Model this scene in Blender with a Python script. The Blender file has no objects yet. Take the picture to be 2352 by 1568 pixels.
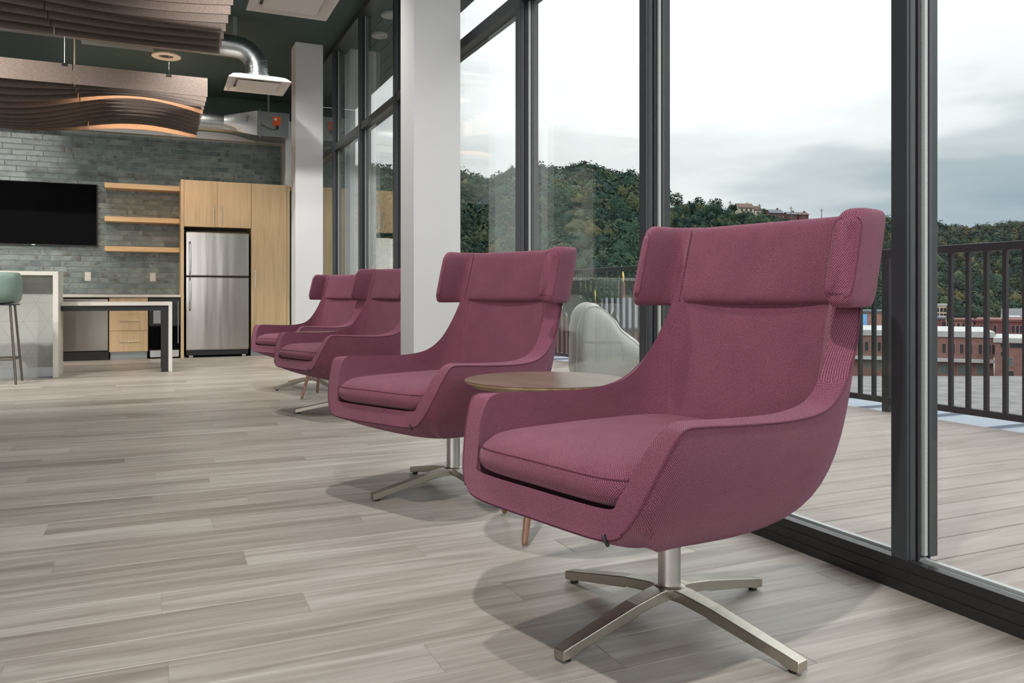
import bpy, bmesh, math, random
import numpy as np
from mathutils import Vector, Matrix, noise as mnoise

random.seed(7)
rng = np.random.default_rng(7)
SC = bpy.context.scene
COL = SC.collection

# ------------------------------------------------------------------ camera
F_PX, CAM_H, HORIZON, YAW = 1850.0, 0.82, 682.0, math.radians(24.1)
cam_d = bpy.data.cameras.new('camera')
cam = bpy.data.objects.new('camera', cam_d)
COL.objects.link(cam)
cam.location = (0, 0, CAM_H)
cam.rotation_euler = (math.radians(90), 0, -YAW)
cam_d.sensor_width = 36.0
cam_d.lens = 36.0 * F_PX / 2352.0
cam_d.shift_y = -(784.0 - HORIZON) / 2352.0
cam_d.clip_start, cam_d.clip_end = 0.05, 3000
SC.camera = cam
SC.view_settings.view_transform = 'Standard'
SC.view_settings.look = 'None'
SC.view_settings.exposure = 0.0
SC.view_settings.gamma = 1.0
SC.view_settings.use_curve_mapping = False
SC.cycles.use_denoising = True
SC.cycles.transparent_max_bounces = 32
SC.cycles.max_bounces = 10
SC.cycles.diffuse_bounces = 5
SC.cycles.sample_clamp_indirect = 6.0


def nd(nt, kind, loc=None, **kw):
    n = nt.nodes.new(kind)
    for k, v in kw.items():
        if k.startswith('i_'):
            n.inputs[k[2:].replace('_', ' ')].default_value = v
        else:
            setattr(n, k, v)
    return n


def ramp(nt, stops, interp='LINEAR'):
    r = nt.nodes.new('ShaderNodeValToRGB')
    r.color_ramp.interpolation = interp
    els = r.color_ramp.elements
    while len(els) < len(stops):
        els.new(0.5)
    for e, (p, c) in zip(els, stops):
        e.position = p
        e.color = (*c, 1) if len(c) == 3 else c
    return r


# ------------------------------------------------------------------ sky
W = bpy.data.worlds.new('overcast_sky')
SC.world = W
W.use_nodes = True
wt = W.node_tree
wt.nodes.clear()
w_out = nd(wt, 'ShaderNodeOutputWorld')
w_bg = nd(wt, 'ShaderNodeBackground')
w_bg.inputs['Strength'].default_value = 1.0
wt.links.new(w_bg.outputs[0], w_out.inputs[0])
w_tc = nd(wt, 'ShaderNodeTexCoord')
w_map = nd(wt, 'ShaderNodeMapping')
w_map.inputs['Scale'].default_value = (1.0, 1.0, 4.5)
w_map.inputs['Rotation'].default_value = (0.10, -0.06, 0.35)
w_map.inputs['Location'].default_value = (0.37, 0.1, 0.0)
wt.links.new(w_tc.outputs['Generated'], w_map.inputs[0])
w_n = nd(wt, 'ShaderNodeTexNoise')
w_n.inputs['Scale'].default_value = 1.5
w_n.inputs['Detail'].default_value = 5
w_n.inputs['Roughness'].default_value = 0.52
wt.links.new(w_map.outputs[0], w_n.inputs['Vector'])
w_sep = nd(wt, 'ShaderNodeSeparateXYZ')
wt.links.new(w_tc.outputs['Generated'], w_sep.inputs[0])
# cloud density falls with height: grey stratus near the horizon, bright cloud above
w_el = nd(wt, 'ShaderNodeMapRange')
w_el.inputs[1].default_value, w_el.inputs[2].default_value = 0.02, 0.34
w_el.inputs[3].default_value, w_el.inputs[4].default_value = -0.02, 0.42
wt.links.new(w_sep.outputs['Z'], w_el.inputs[0])
w_add = nd(wt, 'ShaderNodeMath', operation='ADD')
wt.links.new(w_n.outputs[0], w_add.inputs[0])
wt.links.new(w_el.outputs[0], w_add.inputs[1])
w_r = ramp(wt, [(0.36, (0.36, 0.45, 0.53)), (0.50, (0.53, 0.60, 0.67)), (0.60, (0.74, 0.78, 0.82)),
                (0.72, (1.10, 1.11, 1.12)), (1.0, (1.75, 1.76, 1.78))], 'EASE')
wt.links.new(w_add.outputs[0], w_r.inputs[0])
wt.links.new(w_r.outputs[0], w_bg.inputs[0])
# overcast luminance: the sky overhead is about twice as bright as low down
w_lum = nd(wt, 'ShaderNodeMapRange')
w_lum.inputs[1].default_value, w_lum.inputs[2].default_value = 0.22, 0.85
w_lum.inputs[3].default_value, w_lum.inputs[4].default_value = 1.0, 2.1
wt.links.new(w_sep.outputs['Z'], w_lum.inputs[0])
wt.links.new(w_lum.outputs[0], w_bg.inputs['Strength'])


# ------------------------------------------------------------------ lamps
def lamp(name, kind, loc, energy, color=(1, 1, 1), rot=None, **kw):
    l = bpy.data.lights.new(name, kind)
    l.energy = energy
    l.color = color
    for k, v in kw.items():
        setattr(l, k, v)
    o = bpy.data.objects.new(name, l)
    COL.objects.link(o)
    o.location = loc
    if rot:
        o.rotation_euler = rot
    return o


CEIL = 3.72
for i, (lx, ly, e, tx) in enumerate([(-0.1, 0.4, 380, 6), (0.62, 2.8, 250, 16), (0.62, 5.2, 220, 14), (0.62, 7.75, 260, 22)]):
    lamp('downlight_beam', 'SPOT', (lx, ly, CEIL - 0.06), e, (1.0, 0.96, 0.92),
         rot=(math.radians(tx), math.radians(-16 if i == 0 else -6), 0), spot_size=math.radians(105), spot_blend=0.9, shadow_soft_size=0.05)
for lx in (-2.2, -0.9, 0.4):  # added spots brightening the kitchen, no visible fixture
    lamp('kitchen_top_fill', 'SPOT', (lx, 11.1, CEIL - 0.06), 65, (1.0, 0.93, 0.84),
         rot=(math.radians(12), 0, 0), spot_size=math.radians(140), spot_blend=0.9, shadow_soft_size=0.06)
for lx in (-3.4, -2.3):  # added fill spots aimed at the bar and cabinet fronts
    lamp('kitchen_front_fill', 'SPOT', (lx, 7.2, CEIL - 0.06), 430, (1.0, 0.95, 0.89),
         rot=(math.radians(38), math.radians(-18), 0), spot_size=math.radians(120), spot_blend=0.9, shadow_soft_size=0.08)
# two added area lights filling the lounge, unseen behind the camera
lamp('rear_fill', 'AREA', (-1.4, -3.6, 2.0), 130, (0.99, 0.99, 1.0),
     rot=(math.radians(84), 0, math.radians(-8)), shape='RECTANGLE', size=6.0, size_y=2.8)
lamp('side_fill', 'AREA', (-5.6, -2.6, 1.9), 190, (1.0, 0.98, 0.95),
     rot=(math.radians(90), 0, math.radians(-55)), shape='RECTANGLE', size=3.6, size_y=2.8)


# ------------------------------------------------------------------ materials
def new_mat(name):
    m = bpy.data.materials.new(name)
    m.use_nodes = True
    nt = m.node_tree
    return m, nt, nt.nodes['Principled BSDF'], nt.links


def bump(nt, height_socket, bsdf, strength=0.3, dist=0.002):
    b = nd(nt, 'ShaderNodeBump')
    b.inputs['Strength'].default_value = strength
    b.inputs['Distance'].default_value = dist
    nt.links.new(height_socket, b.inputs['Height'])
    nt.links.new(b.outputs[0], bsdf.inputs['Normal'])
    return b


def plain(name, col, rough=0.5, metal=0.0, var=0.0, scale=8.0, bmp=0.0, bscale=200.0, spec=None, coat=0.0, stretch=(1, 1, 1)):
    m, nt, b, L = new_mat(name)
    b.inputs['Base Color'].default_value = (*col, 1)
    b.inputs['Roughness'].default_value = rough
    b.inputs['Metallic'].default_value = metal
    if spec is not None:
        b.inputs['Specular IOR Level'].default_value = spec
    if coat:
        b.inputs['Coat Weight'].default_value = coat
    tc = nd(nt, 'ShaderNodeTexCoord')
    mp = nd(nt, 'ShaderNodeMapping')
    mp.inputs['Scale'].default_value = stretch
    L.new(tc.outputs['Object'], mp.inputs[0])
    if var:
        n = nd(nt, 'ShaderNodeTexNoise')
        n.inputs['Scale'].default_value = scale
        n.inputs['Detail'].default_value = 4
        L.new(mp.outputs[0], n.inputs['Vector'])
        r = ramp(nt, [(0.25, tuple(c * (1 - var) for c in col)), (0.75, tuple(min(1, c * (1 + var)) for c in col))])
        L.new(n.outputs[0], r.inputs[0])
        L.new(r.outputs[0], b.inputs['Base Color'])
    if bmp:
        n2 = nd(nt, 'ShaderNodeTexNoise')
        n2.inputs['Scale'].default_value = bscale
        n2.inputs['Detail'].default_value = 3
        L.new(mp.outputs[0], n2.inputs['Vector'])
        bump(nt, n2.outputs[0], b, bmp, 0.002)
    return m


def weave_mat(name, dark, mid, light, period=0.0046):
    m, nt, b, L = new_mat(name)
    uv = nd(nt, 'ShaderNodeUVMap')
    mp = nd(nt, 'ShaderNodeMapping')
    k = 2 * math.pi / period
    mp.inputs['Scale'].default_value = (k, k * 0.8, 1)
    L.new(uv.outputs[0], mp.inputs[0])
    # slight waviness of the yarns
    nz = nd(nt, 'ShaderNodeTexNoise')
    nz.inputs['Scale'].default_value = 90
    L.new(uv.outputs[0], nz.inputs['Vector'])
    sx = nd(nt, 'ShaderNodeSeparateXYZ')
    L.new(mp.outputs[0], sx.inputs[0])

    def M(op, a, bb=None):
        n = nd(nt, 'ShaderNodeMath', operation=op)
        for i, v in enumerate((a, bb)):
            if v is None:
                continue
            if isinstance(v, (int, float)):
                n.inputs[i].default_value = v
            else:
                L.new(v, n.inputs[i])
        return n.outputs[0]
    s1 = M('SINE', M('ADD', sx.outputs[0], M('MULTIPLY', nz.outputs[0], 3.0)))
    s2 = M('SINE', M('ADD', sx.outputs[1], M('MULTIPLY', nz.outputs[0], 3.0)))
    h = M('ADD', M('MULTIPLY', M('MULTIPLY', s1, s2), 0.5), 0.5)
    n2 = nd(nt, 'ShaderNodeTexNoise')
    n2.inputs['Scale'].default_value = 420
    n2.inputs['Detail'].default_value = 2
    L.new(uv.outputs[0], n2.inputs['Vector'])
    n3 = nd(nt, 'ShaderNodeTexNoise')
    n3.inputs['Scale'].default_value = 9
    n3.inputs['Detail'].default_value = 3
    L.new(uv.outputs[0], n3.inputs['Vector'])
    f = M('ADD', M('ADD', M('MULTIPLY', h, 0.55), M('MULTIPLY', n2.outputs[0], 0.5)), M('MULTIPLY', n3.outputs[0], 0.12))
    r = ramp(nt, [(0.22, dark), (0.58, mid), (0.92, light)])
    L.new(f, r.inputs[0])
    L.new(r.outputs[0], b.inputs['Base Color'])
    b.inputs['Roughness'].default_value = 0.85
    b.inputs['Specular IOR Level'].default_value = 0.25
    b.inputs['Sheen Weight'].default_value = 0.25
    b.inputs['Sheen Roughness'].default_value = 0.45
    b.inputs['Sheen Tint'].default_value = (0.9, 0.55, 0.68, 1)
    bump(nt, h, b, 0.75, 0.0016)
    return m


def wood_mat(name, cols, grain_axis=0, scale=1.0, rough=0.45, bmp=0.12, spread=0.25, fine=1.0):
    """cols: dark..light stops; the grain runs along grain_axis of the object."""
    m, nt, b, L = new_mat(name)
    tc = nd(nt, 'ShaderNodeTexCoord')
    oi = nd(nt, 'ShaderNodeObjectInfo')
    mul = nd(nt, 'ShaderNodeVectorMath', operation='SCALE')
    mul.inputs[0].default_value = (13.1, 7.7, 3.3)
    L.new(oi.outputs['Random'], mul.inputs['Scale'])
    add = nd(nt, 'ShaderNodeVectorMath', operation='ADD')
    L.new(tc.outputs['Object'], add.inputs[0])
    L.new(mul.outputs[0], add.inputs[1])
    def mapped(s_long, s_cross):
        mp = nd(nt, 'ShaderNodeMapping')
        s = [s_cross * scale] * 3
        s[grain_axis] = s_long * scale
        mp.inputs['Scale'].default_value = s
        L.new(add.outputs[0], mp.inputs[0])
        return mp
    m1 = mapped(0.9, 14)
    n1 = nd(nt, 'ShaderNodeTexNoise')
    n1.inputs['Scale'].default_value = 1.6
    n1.inputs['Detail'].default_value = 6
    n1.inputs['Distortion'].default_value = 0.8
    L.new(m1.outputs[0], n1.inputs['Vector'])
    m2 = mapped(5, 260)
    n2 = nd(nt, 'ShaderNodeTexNoise')
    n2.inputs['Scale'].default_value = 1.0
    n2.inputs['Detail'].default_value = 3
    L.new(m2.outputs[0], n2.inputs['Vector'])
    a = nd(nt, 'ShaderNodeMath', operation='MULTIPLY_ADD')
    L.new(n2.outputs[0], a.inputs[0])
    a.inputs[1].default_value = 0.35 * fine
    L.new(n1.outputs[0], a.inputs[2])
    a2 = nd(nt, 'ShaderNodeMath', operation='MULTIPLY_ADD')
    L.new(oi.outputs['Random'], a2.inputs[0])
    a2.inputs[1].default_value = spread
    L.new(a.outputs[0], a2.inputs[2])
    k = 1.0 / (1.0 + 0.35 * fine + spread)
    sc = nd(nt, 'ShaderNodeMath', operation='MULTIPLY')
    L.new(a2.outputs[0], sc.inputs[0])
    sc.inputs[1].default_value = k
    pos = [0.30, 0.45, 0.57, 0.70]
    r = ramp(nt, list(zip(pos, cols)))
    L.new(sc.outputs[0], r.inputs[0])
    L.new(r.outputs[0], b.inputs['Base Color'])
    b.inputs['Roughness'].default_value = rough
    if bmp:
        bump(nt, n2.outputs[0], b, bmp, 0.001)
    return m


def tile_mat(name):
    m, nt, b, L = new_mat(name)
    tc = nd(nt, 'ShaderNodeTexCoord')
    oi = nd(nt, 'ShaderNodeObjectInfo')
    mul = nd(nt, 'ShaderNodeVectorMath', operation='SCALE')
    mul.inputs[0].default_value = (31.0, 17.0, 23.0)
    L.new(oi.outputs['Random'], mul.inputs['Scale'])
    add = nd(nt, 'ShaderNodeVectorMath', operation='ADD')
    L.new(tc.outputs['Object'], add.inputs[0])
    L.new(mul.outputs[0], add.inputs[1])
    n1 = nd(nt, 'ShaderNodeTexNoise')
    n1.inputs['Scale'].default_value = 7
    n1.inputs['Detail'].default_value = 4
    L.new(add.outputs[0], n1.inputs['Vector'])
    a = nd(nt, 'ShaderNodeMath', operation='MULTIPLY_ADD')
    L.new(oi.outputs['Random'], a.inputs[0])
    a.inputs[1].default_value = 0.25
    L.new(n1.outputs[0], a.inputs[2])
    r = ramp(nt, [(0.38, (0.085, 0.118, 0.117)), (0.58, (0.145, 0.190, 0.188)), (0.85, (0.23, 0.28, 0.272))])
    L.new(a.outputs[0], r.inputs[0])
    # brown iron specks towards edges and corners of the glaze
    n2 = nd(nt, 'ShaderNodeTexNoise')
    n2.inputs['Scale'].default_value = 11
    n2.inputs['Detail'].default_value = 6
    n2.inputs['Roughness'].default_value = 0.7
    L.new(add.outputs[0], n2.inputs['Vector'])
    r2 = ramp(nt, [(0.54, (0, 0, 0)), (0.64, (0.85, 0.85, 0.85))])
    L.new(n2.outputs[0], r2.inputs[0])
    mx = nd(nt, 'ShaderNodeMix', data_type='RGBA')
    L.new(r2.outputs[0], mx.inputs[0])
    L.new(r.outputs[0], mx.inputs[6])
    mx.inputs[7].default_value = (0.075, 0.062, 0.042, 1)
    L.new(mx.outputs[2], b.inputs['Base Color'])
    b.inputs['Roughness'].default_value = 0.36
    bump(nt, n1.outputs[0], b, 0.35, 0.005)
    return m


def glass_mat(name, tint=(0.975, 0.99, 0.985), k=1.25):
    m = bpy.data.materials.new(name)
    m.use_nodes = True
    nt = m.node_tree
    nt.nodes.clear()
    L = nt.links
    out = nd(nt, 'ShaderNodeOutputMaterial')
    tr = nd(nt, 'ShaderNodeBsdfTransparent')
    tr.inputs[0].default_value = (*tint, 1)
    gl = nd(nt, 'ShaderNodeBsdfGlossy')
    gl.inputs['Roughness'].default_value = 0.0
    gl.inputs['Color'].default_value = (0.97, 1.0, 0.985, 1)
    fr = nd(nt, 'ShaderNodeFresnel')
    fr.inputs['IOR'].default_value = 1.5
    ge = nd(nt, 'ShaderNodeNewGeometry')
    inv = nd(nt, 'ShaderNodeMath', operation='SUBTRACT')
    inv.inputs[0].default_value = 1.0
    L.new(ge.outputs['Backfacing'], inv.inputs[1])
    mu = nd(nt, 'ShaderNodeMath', operation='MULTIPLY')
    L.new(fr.outputs[0], mu.inputs[0])
    L.new(inv.outputs[0], mu.inputs[1])
    mk = nd(nt, 'ShaderNodeMath', operation='MULTIPLY', use_clamp=True)
    L.new(mu.outputs[0], mk.inputs[0])
    mk.inputs[1].default_value = k
    mx = nd(nt, 'ShaderNodeMixShader')
    L.new(mk.outputs[0], mx.inputs[0])
    L.new(tr.outputs[0], mx.inputs[1])
    L.new(gl.outputs[0], mx.inputs[2])
    L.new(mx.outputs[0], out.inputs[0])
    return m


def emit_mat(name, col, strength):
    m = bpy.data.materials.new(name)
    m.use_nodes = True
    nt = m.node_tree
    nt.nodes.clear()
    out = nd(nt, 'ShaderNodeOutputMaterial')
    e = nd(nt, 'ShaderNodeEmission')
    e.inputs[0].default_value = (*col, 1)
    e.inputs[1].default_value = strength
    nt.links.new(e.outputs[0], out.inputs[0])
    return m


def steel_mat(name, col=(0.52, 0.50, 0.47), rough=0.26, wav=(7, 7, 0.5), st=0.25, dist=0.02):
    m, nt, b, L = new_mat(name)
    b.inputs['Base Color'].default_value = (*col, 1)
    b.inputs['Metallic'].default_value = 1.0
    b.inputs['Roughness'].default_value = rough
    tc = nd(nt, 'ShaderNodeTexCoord')
    mp = nd(nt, 'ShaderNodeMapping')
    mp.inputs['Scale'].default_value = wav
    L.new(tc.outputs['Object'], mp.inputs[0])
    n = nd(nt, 'ShaderNodeTexNoise')
    n.inputs['Scale'].default_value = 1.0
    n.inputs['Detail'].default_value = 1.5
    L.new(mp.outputs[0], n.inputs['Vector'])
    bump(nt, n.outputs[0], b, st, dist)
    return m


def foliage_mat(name, stops, scale=0.35):
    m, nt, b, L = new_mat(name)
    tc = nd(nt, 'ShaderNodeTexCoord')
    n = nd(nt, 'ShaderNodeTexNoise')
    n.inputs['Scale'].default_value = scale
    n.inputs['Detail'].default_value = 6
    n.inputs['Roughness'].default_value = 0.7
    L.new(tc.outputs['Object'], n.inputs['Vector'])
    r = ramp(nt, stops)
    L.new(n.outputs[0], r.inputs[0])
    L.new(r.outputs[0], b.inputs['Base Color'])
    b.inputs['Roughness'].default_value = 0.9
    b.inputs['Specular IOR Level'].default_value = 0.1
    return m


M = {}
M['fabric'] = weave_mat('plum_woven_fabric', (0.030, 0.008, 0.018), (0.132, 0.034, 0.064), (0.42, 0.155, 0.225))
M['piping'] = plain('plum_seam', (0.105, 0.022, 0.047), 0.85)
M['nickel'] = plain('brushed_nickel', (0.50, 0.46, 0.40), 0.34, 1.0, 0.06, 30, stretch=(1, 1, 12))
M['nickel_post'] = plain('satin_steel_post', (0.58, 0.55, 0.53), 0.38, 1.0, 0.05, 40)
M['black_plastic'] = plain('black_plastic', (0.012, 0.012, 0.013), 0.45)
M['plank'] = wood_mat('grey_oak_plank', [(0.190, 0.165, 0.140), (0.285, 0.257, 0.226), (0.365, 0.335, 0.300), (0.460, 0.430, 0.394)], 0, 1.0, 0.40, 0.10, 0.24)
M['subfloor'] = plain('dark_joint', (0.07, 0.06, 0.05), 0.9)
M['oak'] = wood_mat('light_oak_veneer', [(0.53, 0.375, 0.21), (0.60, 0.445, 0.26), (0.64, 0.48, 0.29), (0.69, 0.525, 0.33)], 2, 1.0, 0.42, 0.03, 0.10, 0.6)
M['oak_h'] = wood_mat('light_oak_shelf', [(0.54, 0.35, 0.18), (0.61, 0.41, 0.22), (0.65, 0.445, 0.245), (0.70, 0.49, 0.28)], 0, 1.0, 0.42, 0.03, 0.10, 0.6)
M['walnut_top'] = wood_mat('brown_laminate_top', [(0.095, 0.062, 0.044), (0.135, 0.092, 0.066), (0.160, 0.112, 0.083), (0.20, 0.145, 0.11)], 0, 1.5, 0.30, 0.02, 0.0)
M['ply_edge'] = wood_mat('plywood_edge', [(0.14, 0.085, 0.045), (0.22, 0.14, 0.08), (0.28, 0.185, 0.11), (0.34, 0.24, 0.15)], 0, 2.0, 0.5, 0.02, 0.0)
M['walnut_leg'] = wood_mat('walnut_leg', [(0.15, 0.075, 0.045), (0.21, 0.11, 0.068), (0.26, 0.14, 0.09), (0.32, 0.18, 0.12)], 2, 2.0, 0.35, 0.02, 0.0)
M['frame'] = plain('charcoal_aluminium', (0.030, 0.034, 0.038), 0.38, 0.0, 0.08, 5, spec=0.6)
M['frame_base'] = plain('black_aluminium', (0.014, 0.014, 0.015), 0.34, 0.0, spec=0.55)
M['spacer'] = plain('aluminium_spacer', (0.46, 0.46, 0.45), 0.4, 0.3, 0.15, 300)
M['sill'] = plain('sill_metal', (0.36, 0.38, 0.39), 0.33, 0.6)
M['glass'] = glass_mat('clear_glazing')
M['white_paint'] = plain('white_wall_paint', (0.60, 0.60, 0.61), 0.6, 0, 0.02, 3, 0.03, 300)
M['wall_paint'] = plain('dark_grey_paint', (0.085, 0.09, 0.088), 0.7, 0, 0.02, 2)
M['green_paint'] = plain('dark_green_paint', (0.030, 0.058, 0.053), 0.6, 0, 0.10, 2)
M['tile'] = tile_mat('glazed_teal_tile')
M['grout'] = plain('grey_grout', (0.42, 0.42, 0.39), 0.9, 0, 0.1, 40)
M['felt'] = plain('taupe_felt', (0.185, 0.148, 0.128), 0.95, 0, 0.16, 90, 0.25, 500, spec=0.1)
M['led'] = emit_mat('warm_led', (1.0, 0.62, 0.34), 110.0)
M['quartz'] = plain('white_quartz', (0.62, 0.60, 0.55), 0.3, 0, 0.06, 60)
M['stainless'] = steel_mat('stainless_steel')
M['stainless_flat'] = steel_mat('stainless_flat', (0.38, 0.35, 0.32), 0.28, (9, 9, 0.6), 0.12)
M['galv'] = steel_mat('galvanised_duct', (0.50, 0.52, 0.53), 0.32, (14, 14, 14), 0.10, 0.01)
M['chrome'] = plain('chrome', (0.72, 0.72, 0.72), 0.2, 1.0)
M['screen'] = plain('black_screen', (0.003, 0.003, 0.0035), 0.03, spec=0.02)
M['white_plastic'] = plain('white_plastic', (0.62, 0.60, 0.57), 0.4)
M['diffuser'] = plain('white_enamel', (0.74, 0.70, 0.66), 0.45)
M['orange'] = plain('orange_plastic', (0.75, 0.12, 0.03), 0.45)
M['mint'] = plain('mint_leatherette', (0.165, 0.235, 0.20), 0.45, 0, 0.05, 20, 0.08, 150)
M['bronze'] = plain('dark_bronze', (0.20, 0.175, 0.145), 0.35, 1.0)
M['deck'] = wood_mat('grey_composite_deck', [(0.21, 0.165, 0.145), (0.28, 0.230, 0.205), (0.32, 0.266, 0.24), (0.38, 0.325, 0.30)], 0, 1.0, 0.6, 0.12, 0.16)
M['deck_under'] = plain('deck_joist', (0.03, 0.026, 0.023), 0.9)
M['rail'] = plain('black_rail', (0.018, 0.019, 0.021), 0.4, spec=0.5)
M['curb'] = plain('pale_blue_flashing', (0.20, 0.23, 0.275), 0.5, 0, 0.04, 3)
M['canvas'] = plain('grey_canvas', (0.44, 0.43, 0.41), 0.9, 0, 0.07, 6, 0.2, 60)
M['soffit'] = plain('grey_soffit_board', (0.085, 0.10, 0.10), 0.6, 0, 0.15, 3)
M['ext_wall'] = plain('dark_green_cladding', (0.040, 0.058, 0.055), 0.6, 0, 0.1, 2)


# ------------------------------------------------------------------ helpers
class MB:
    def __init__(s):
        s.v, s.f = [], []

    def add(s, vs, fs):
        o = len(s.v)
        s.v += [tuple(map(float, p)) for p in vs]
        s.f += [tuple(o + i for i in q) for q in fs]
        return s

    def box(s, x0, x1, y0, y1, z0, z1):
        vs = [(x0, y0, z0), (x1, y0, z0), (x1, y1, z0), (x0, y1, z0), (x0, y0, z1), (x1, y0, z1), (x1, y1, z1), (x0, y1, z1)]
        return s.add(vs, [(3, 2, 1, 0), (4, 5, 6, 7), (0, 1, 5, 4), (1, 2, 6, 5), (2, 3, 7, 6), (3, 0, 4, 7)])

    def tube(s, pts, r, n=8, caps=True):
        pts = [Vector(p) for p in pts]
        rs = r if isinstance(r, (list, tuple)) else [r] * len(pts)
        vs, fs = [], []
        up = None
        for i, p in enumerate(pts):
            t = (pts[min(i + 1, len(pts) - 1)] - pts[max(i - 1, 0)]).normalized()
            if up is None:
                a = Vector((0, 0, 1)) if abs(t.z) < 0.9 else Vector((1, 0, 0))
            else:
                a = up
            sd = t.cross(a)
            if sd.length < 1e-6:
                sd = t.orthogonal()
            sd.normalize()
            up = sd.cross(t).normalized()
            for k in range(n):
                an = 2 * math.pi * k / n
                vs.append(p + rs[i] * (math.cos(an) * sd + math.sin(an) * up))
        for i in range(len(pts) - 1):
            for k in range(n):
                a, b = i * n + k, i * n + (k + 1) % n
                fs.append((a, b, b + n, a + n))
        if caps:
            fs.append(tuple(range(n))[::-1])
            fs.append(tuple((len(pts) - 1) * n + k for k in range(n)))
        return s.add(vs, fs)

    def lathe(s, prof, n=32, c=(0, 0, 0), a0=0.0):
        """prof: (r, z) from bottom to top; r == 0 makes a pole."""
        vs, fs, idx = [], [], []
        for r, z in prof:
            if r <= 1e-7:
                idx.append([len(vs)])
                vs.append((c[0], c[1], c[2] + z))
            else:
                idx.append(list(range(len(vs), len(vs) + n)))
                for k in range(n):
                    an = a0 + 2 * math.pi * k / n
                    vs.append((c[0] + r * math.cos(an), c[1] + r * math.sin(an), c[2] + z))
        for a, b in zip(idx[:-1], idx[1:]):
            for k in range(n):
                k2 = (k + 1) % n
                if len(a) == 1 and len(b) == 1:
                    continue
                if len(a) == 1:
                    fs.append((a[0], b[k2], b[k]))
                elif len(b) == 1:
                    fs.append((a[k], a[k2], b[0]))
                else:
                    fs.append((a[k], a[k2], b[k2], b[k]))
        return s.add(vs, fs)

    def prism(s, poly, axis, a0, a1):
        """poly of 2-D points (ccw) swept along axis ('x','y','z')."""
        n = len(poly)
        def P(p, a):
            return {'x': (a, p[0], p[1]), 'y': (p[0], a, p[1]), 'z': (p[0], p[1], a)}[axis]
        vs = [P(p, a0) for p in poly] + [P(p, a1) for p in poly]
        fs = [tuple(range(n))[::-1], tuple(range(n, 2 * n))]
        fs += [(i, (i + 1) % n, n + (i + 1) % n, n + i) for i in range(n)]
        return s.add(vs, fs)

    def grid(s, G, close_u=False, close_v=False):
        """G[i][j] -> points"""
        ni, nj = len(G), len(G[0])
        vs = [p for row in G for p in row]
        fs = []
        for i in range(ni if close_u else ni - 1):
            for j in range(nj if close_v else nj - 1):
                i2, j2 = (i + 1) % ni, (j + 1) % nj
                fs.append((i * nj + j, i2 * nj + j, i2 * nj + j2, i * nj + j2))
        return s.add(vs, fs)

    def mesh(s, name, fix=True):
        me = bpy.data.meshes.new(name)
        me.from_pydata(s.v, [], s.f)
        if fix:
            bm = bmesh.new()
            bm.from_mesh(me)
            bmesh.ops.recalc_face_normals(bm, faces=bm.faces)
            bm.to_mesh(me)
            bm.free()
        return me

    def build(s, name, mat, parent=None, smooth=False, bevel=0.0, angle=40, uv=False, seg=2, fix=True):
        me = s.mesh(name, fix)
        return link(name, me, mat, parent, smooth, bevel, angle, uv, seg)


def box_uv(me):
    uvl = me.uv_layers.new(name='UVMap')
    n = len(me.loops)
    vi = np.empty(n, dtype=np.int32)
    me.loops.foreach_get('vertex_index', vi)
    co = np.empty(len(me.vertices) * 3)
    me.vertices.foreach_get('co', co)
    co = co.reshape(-1, 3)[vi]
    fn = np.empty(len(me.polygons) * 3)
    me.polygons.foreach_get('normal', fn)
    fn = np.abs(fn.reshape(-1, 3))
    lt = np.empty(len(me.polygons), dtype=np.int32)
    me.polygons.foreach_get('loop_total', lt)
    ax = np.repeat(np.argmax(fn * np.array([1.0, 1.0, 0.9]), axis=1), lt)
    u = np.where(ax == 0, co[:, 1], co[:, 0])
    v = np.where(ax == 2, co[:, 1], co[:, 2])
    uvl.data.foreach_set('uv', np.stack([u, v], 1).ravel())


def link(name, me, mat, parent=None, smooth=False, bevel=0.0, angle=40, uv=False, seg=2):
    if mat is not None and not me.materials:
        me.materials.append(M[mat] if isinstance(mat, str) else mat)
    if smooth:
        me.polygons.foreach_set('use_smooth', [True] * len(me.polygons))
        if angle:
            me.set_sharp_from_angle(angle=math.radians(angle))
    if uv:
        box_uv(me)
    o = bpy.data.objects.new(name, me)
    COL.objects.link(o)
    if parent is not None:
        o.parent = parent
    if bevel:
        b = o.modifiers.new('bevel', 'BEVEL')
        b.width = bevel
        b.segments = seg
        b.limit_method = 'ANGLE'
        b.harden_normals = False
    return o


def tag(o, label=None, cat=None, group=None, kind=None):
    for k, v in (('label', label), ('category', cat), ('group', group), ('kind', kind)):
        if v:
            o[k] = v
    return o


def thing(name, label, cat, loc=(0, 0, 0), rz=0.0, group=None):
    o = bpy.data.objects.new(name, None)
    o.empty_display_size = 0.1
    COL.objects.link(o)
    o.location = loc
    o.rotation_euler = (0, 0, rz)
    return tag(o, label, cat, group)


def struct_empty(name):
    o = bpy.data.objects.new(name, None)
    COL.objects.link(o)
    return tag(o, kind='structure')


def copy_tree(o, parent=None):
    c = o.copy()
    COL.objects.link(c)
    c.parent = parent
    for ch in list(o.children):
        copy_tree(ch, c)
    return c


def B(x0, x1, y0, y1, z0, z1):
    return MB().box(x0, x1, y0, y1, z0, z1)


def catmull(pts, n):
    """n samples per segment through pts (numpy array k x d)."""
    P = np.array(pts, float)
    P = np.vstack([2 * P[0] - P[1], P, 2 * P[-1] - P[-2]])
    out = []
    for i in range(1, len(P) - 2):
        p0, p1, p2, p3 = P[i - 1], P[i], P[i + 1], P[i + 2]
        for k in range(n):
            t = k / n
            out.append(0.5 * ((2 * p1) + (-p0 + p2) * t + (2 * p0 - 5 * p1 + 4 * p2 - p3) * t * t + (-p0 + 3 * p1 - 3 * p2 + p3) * t ** 3))
    out.append(P[-2])
    return np.array(out)


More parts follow.
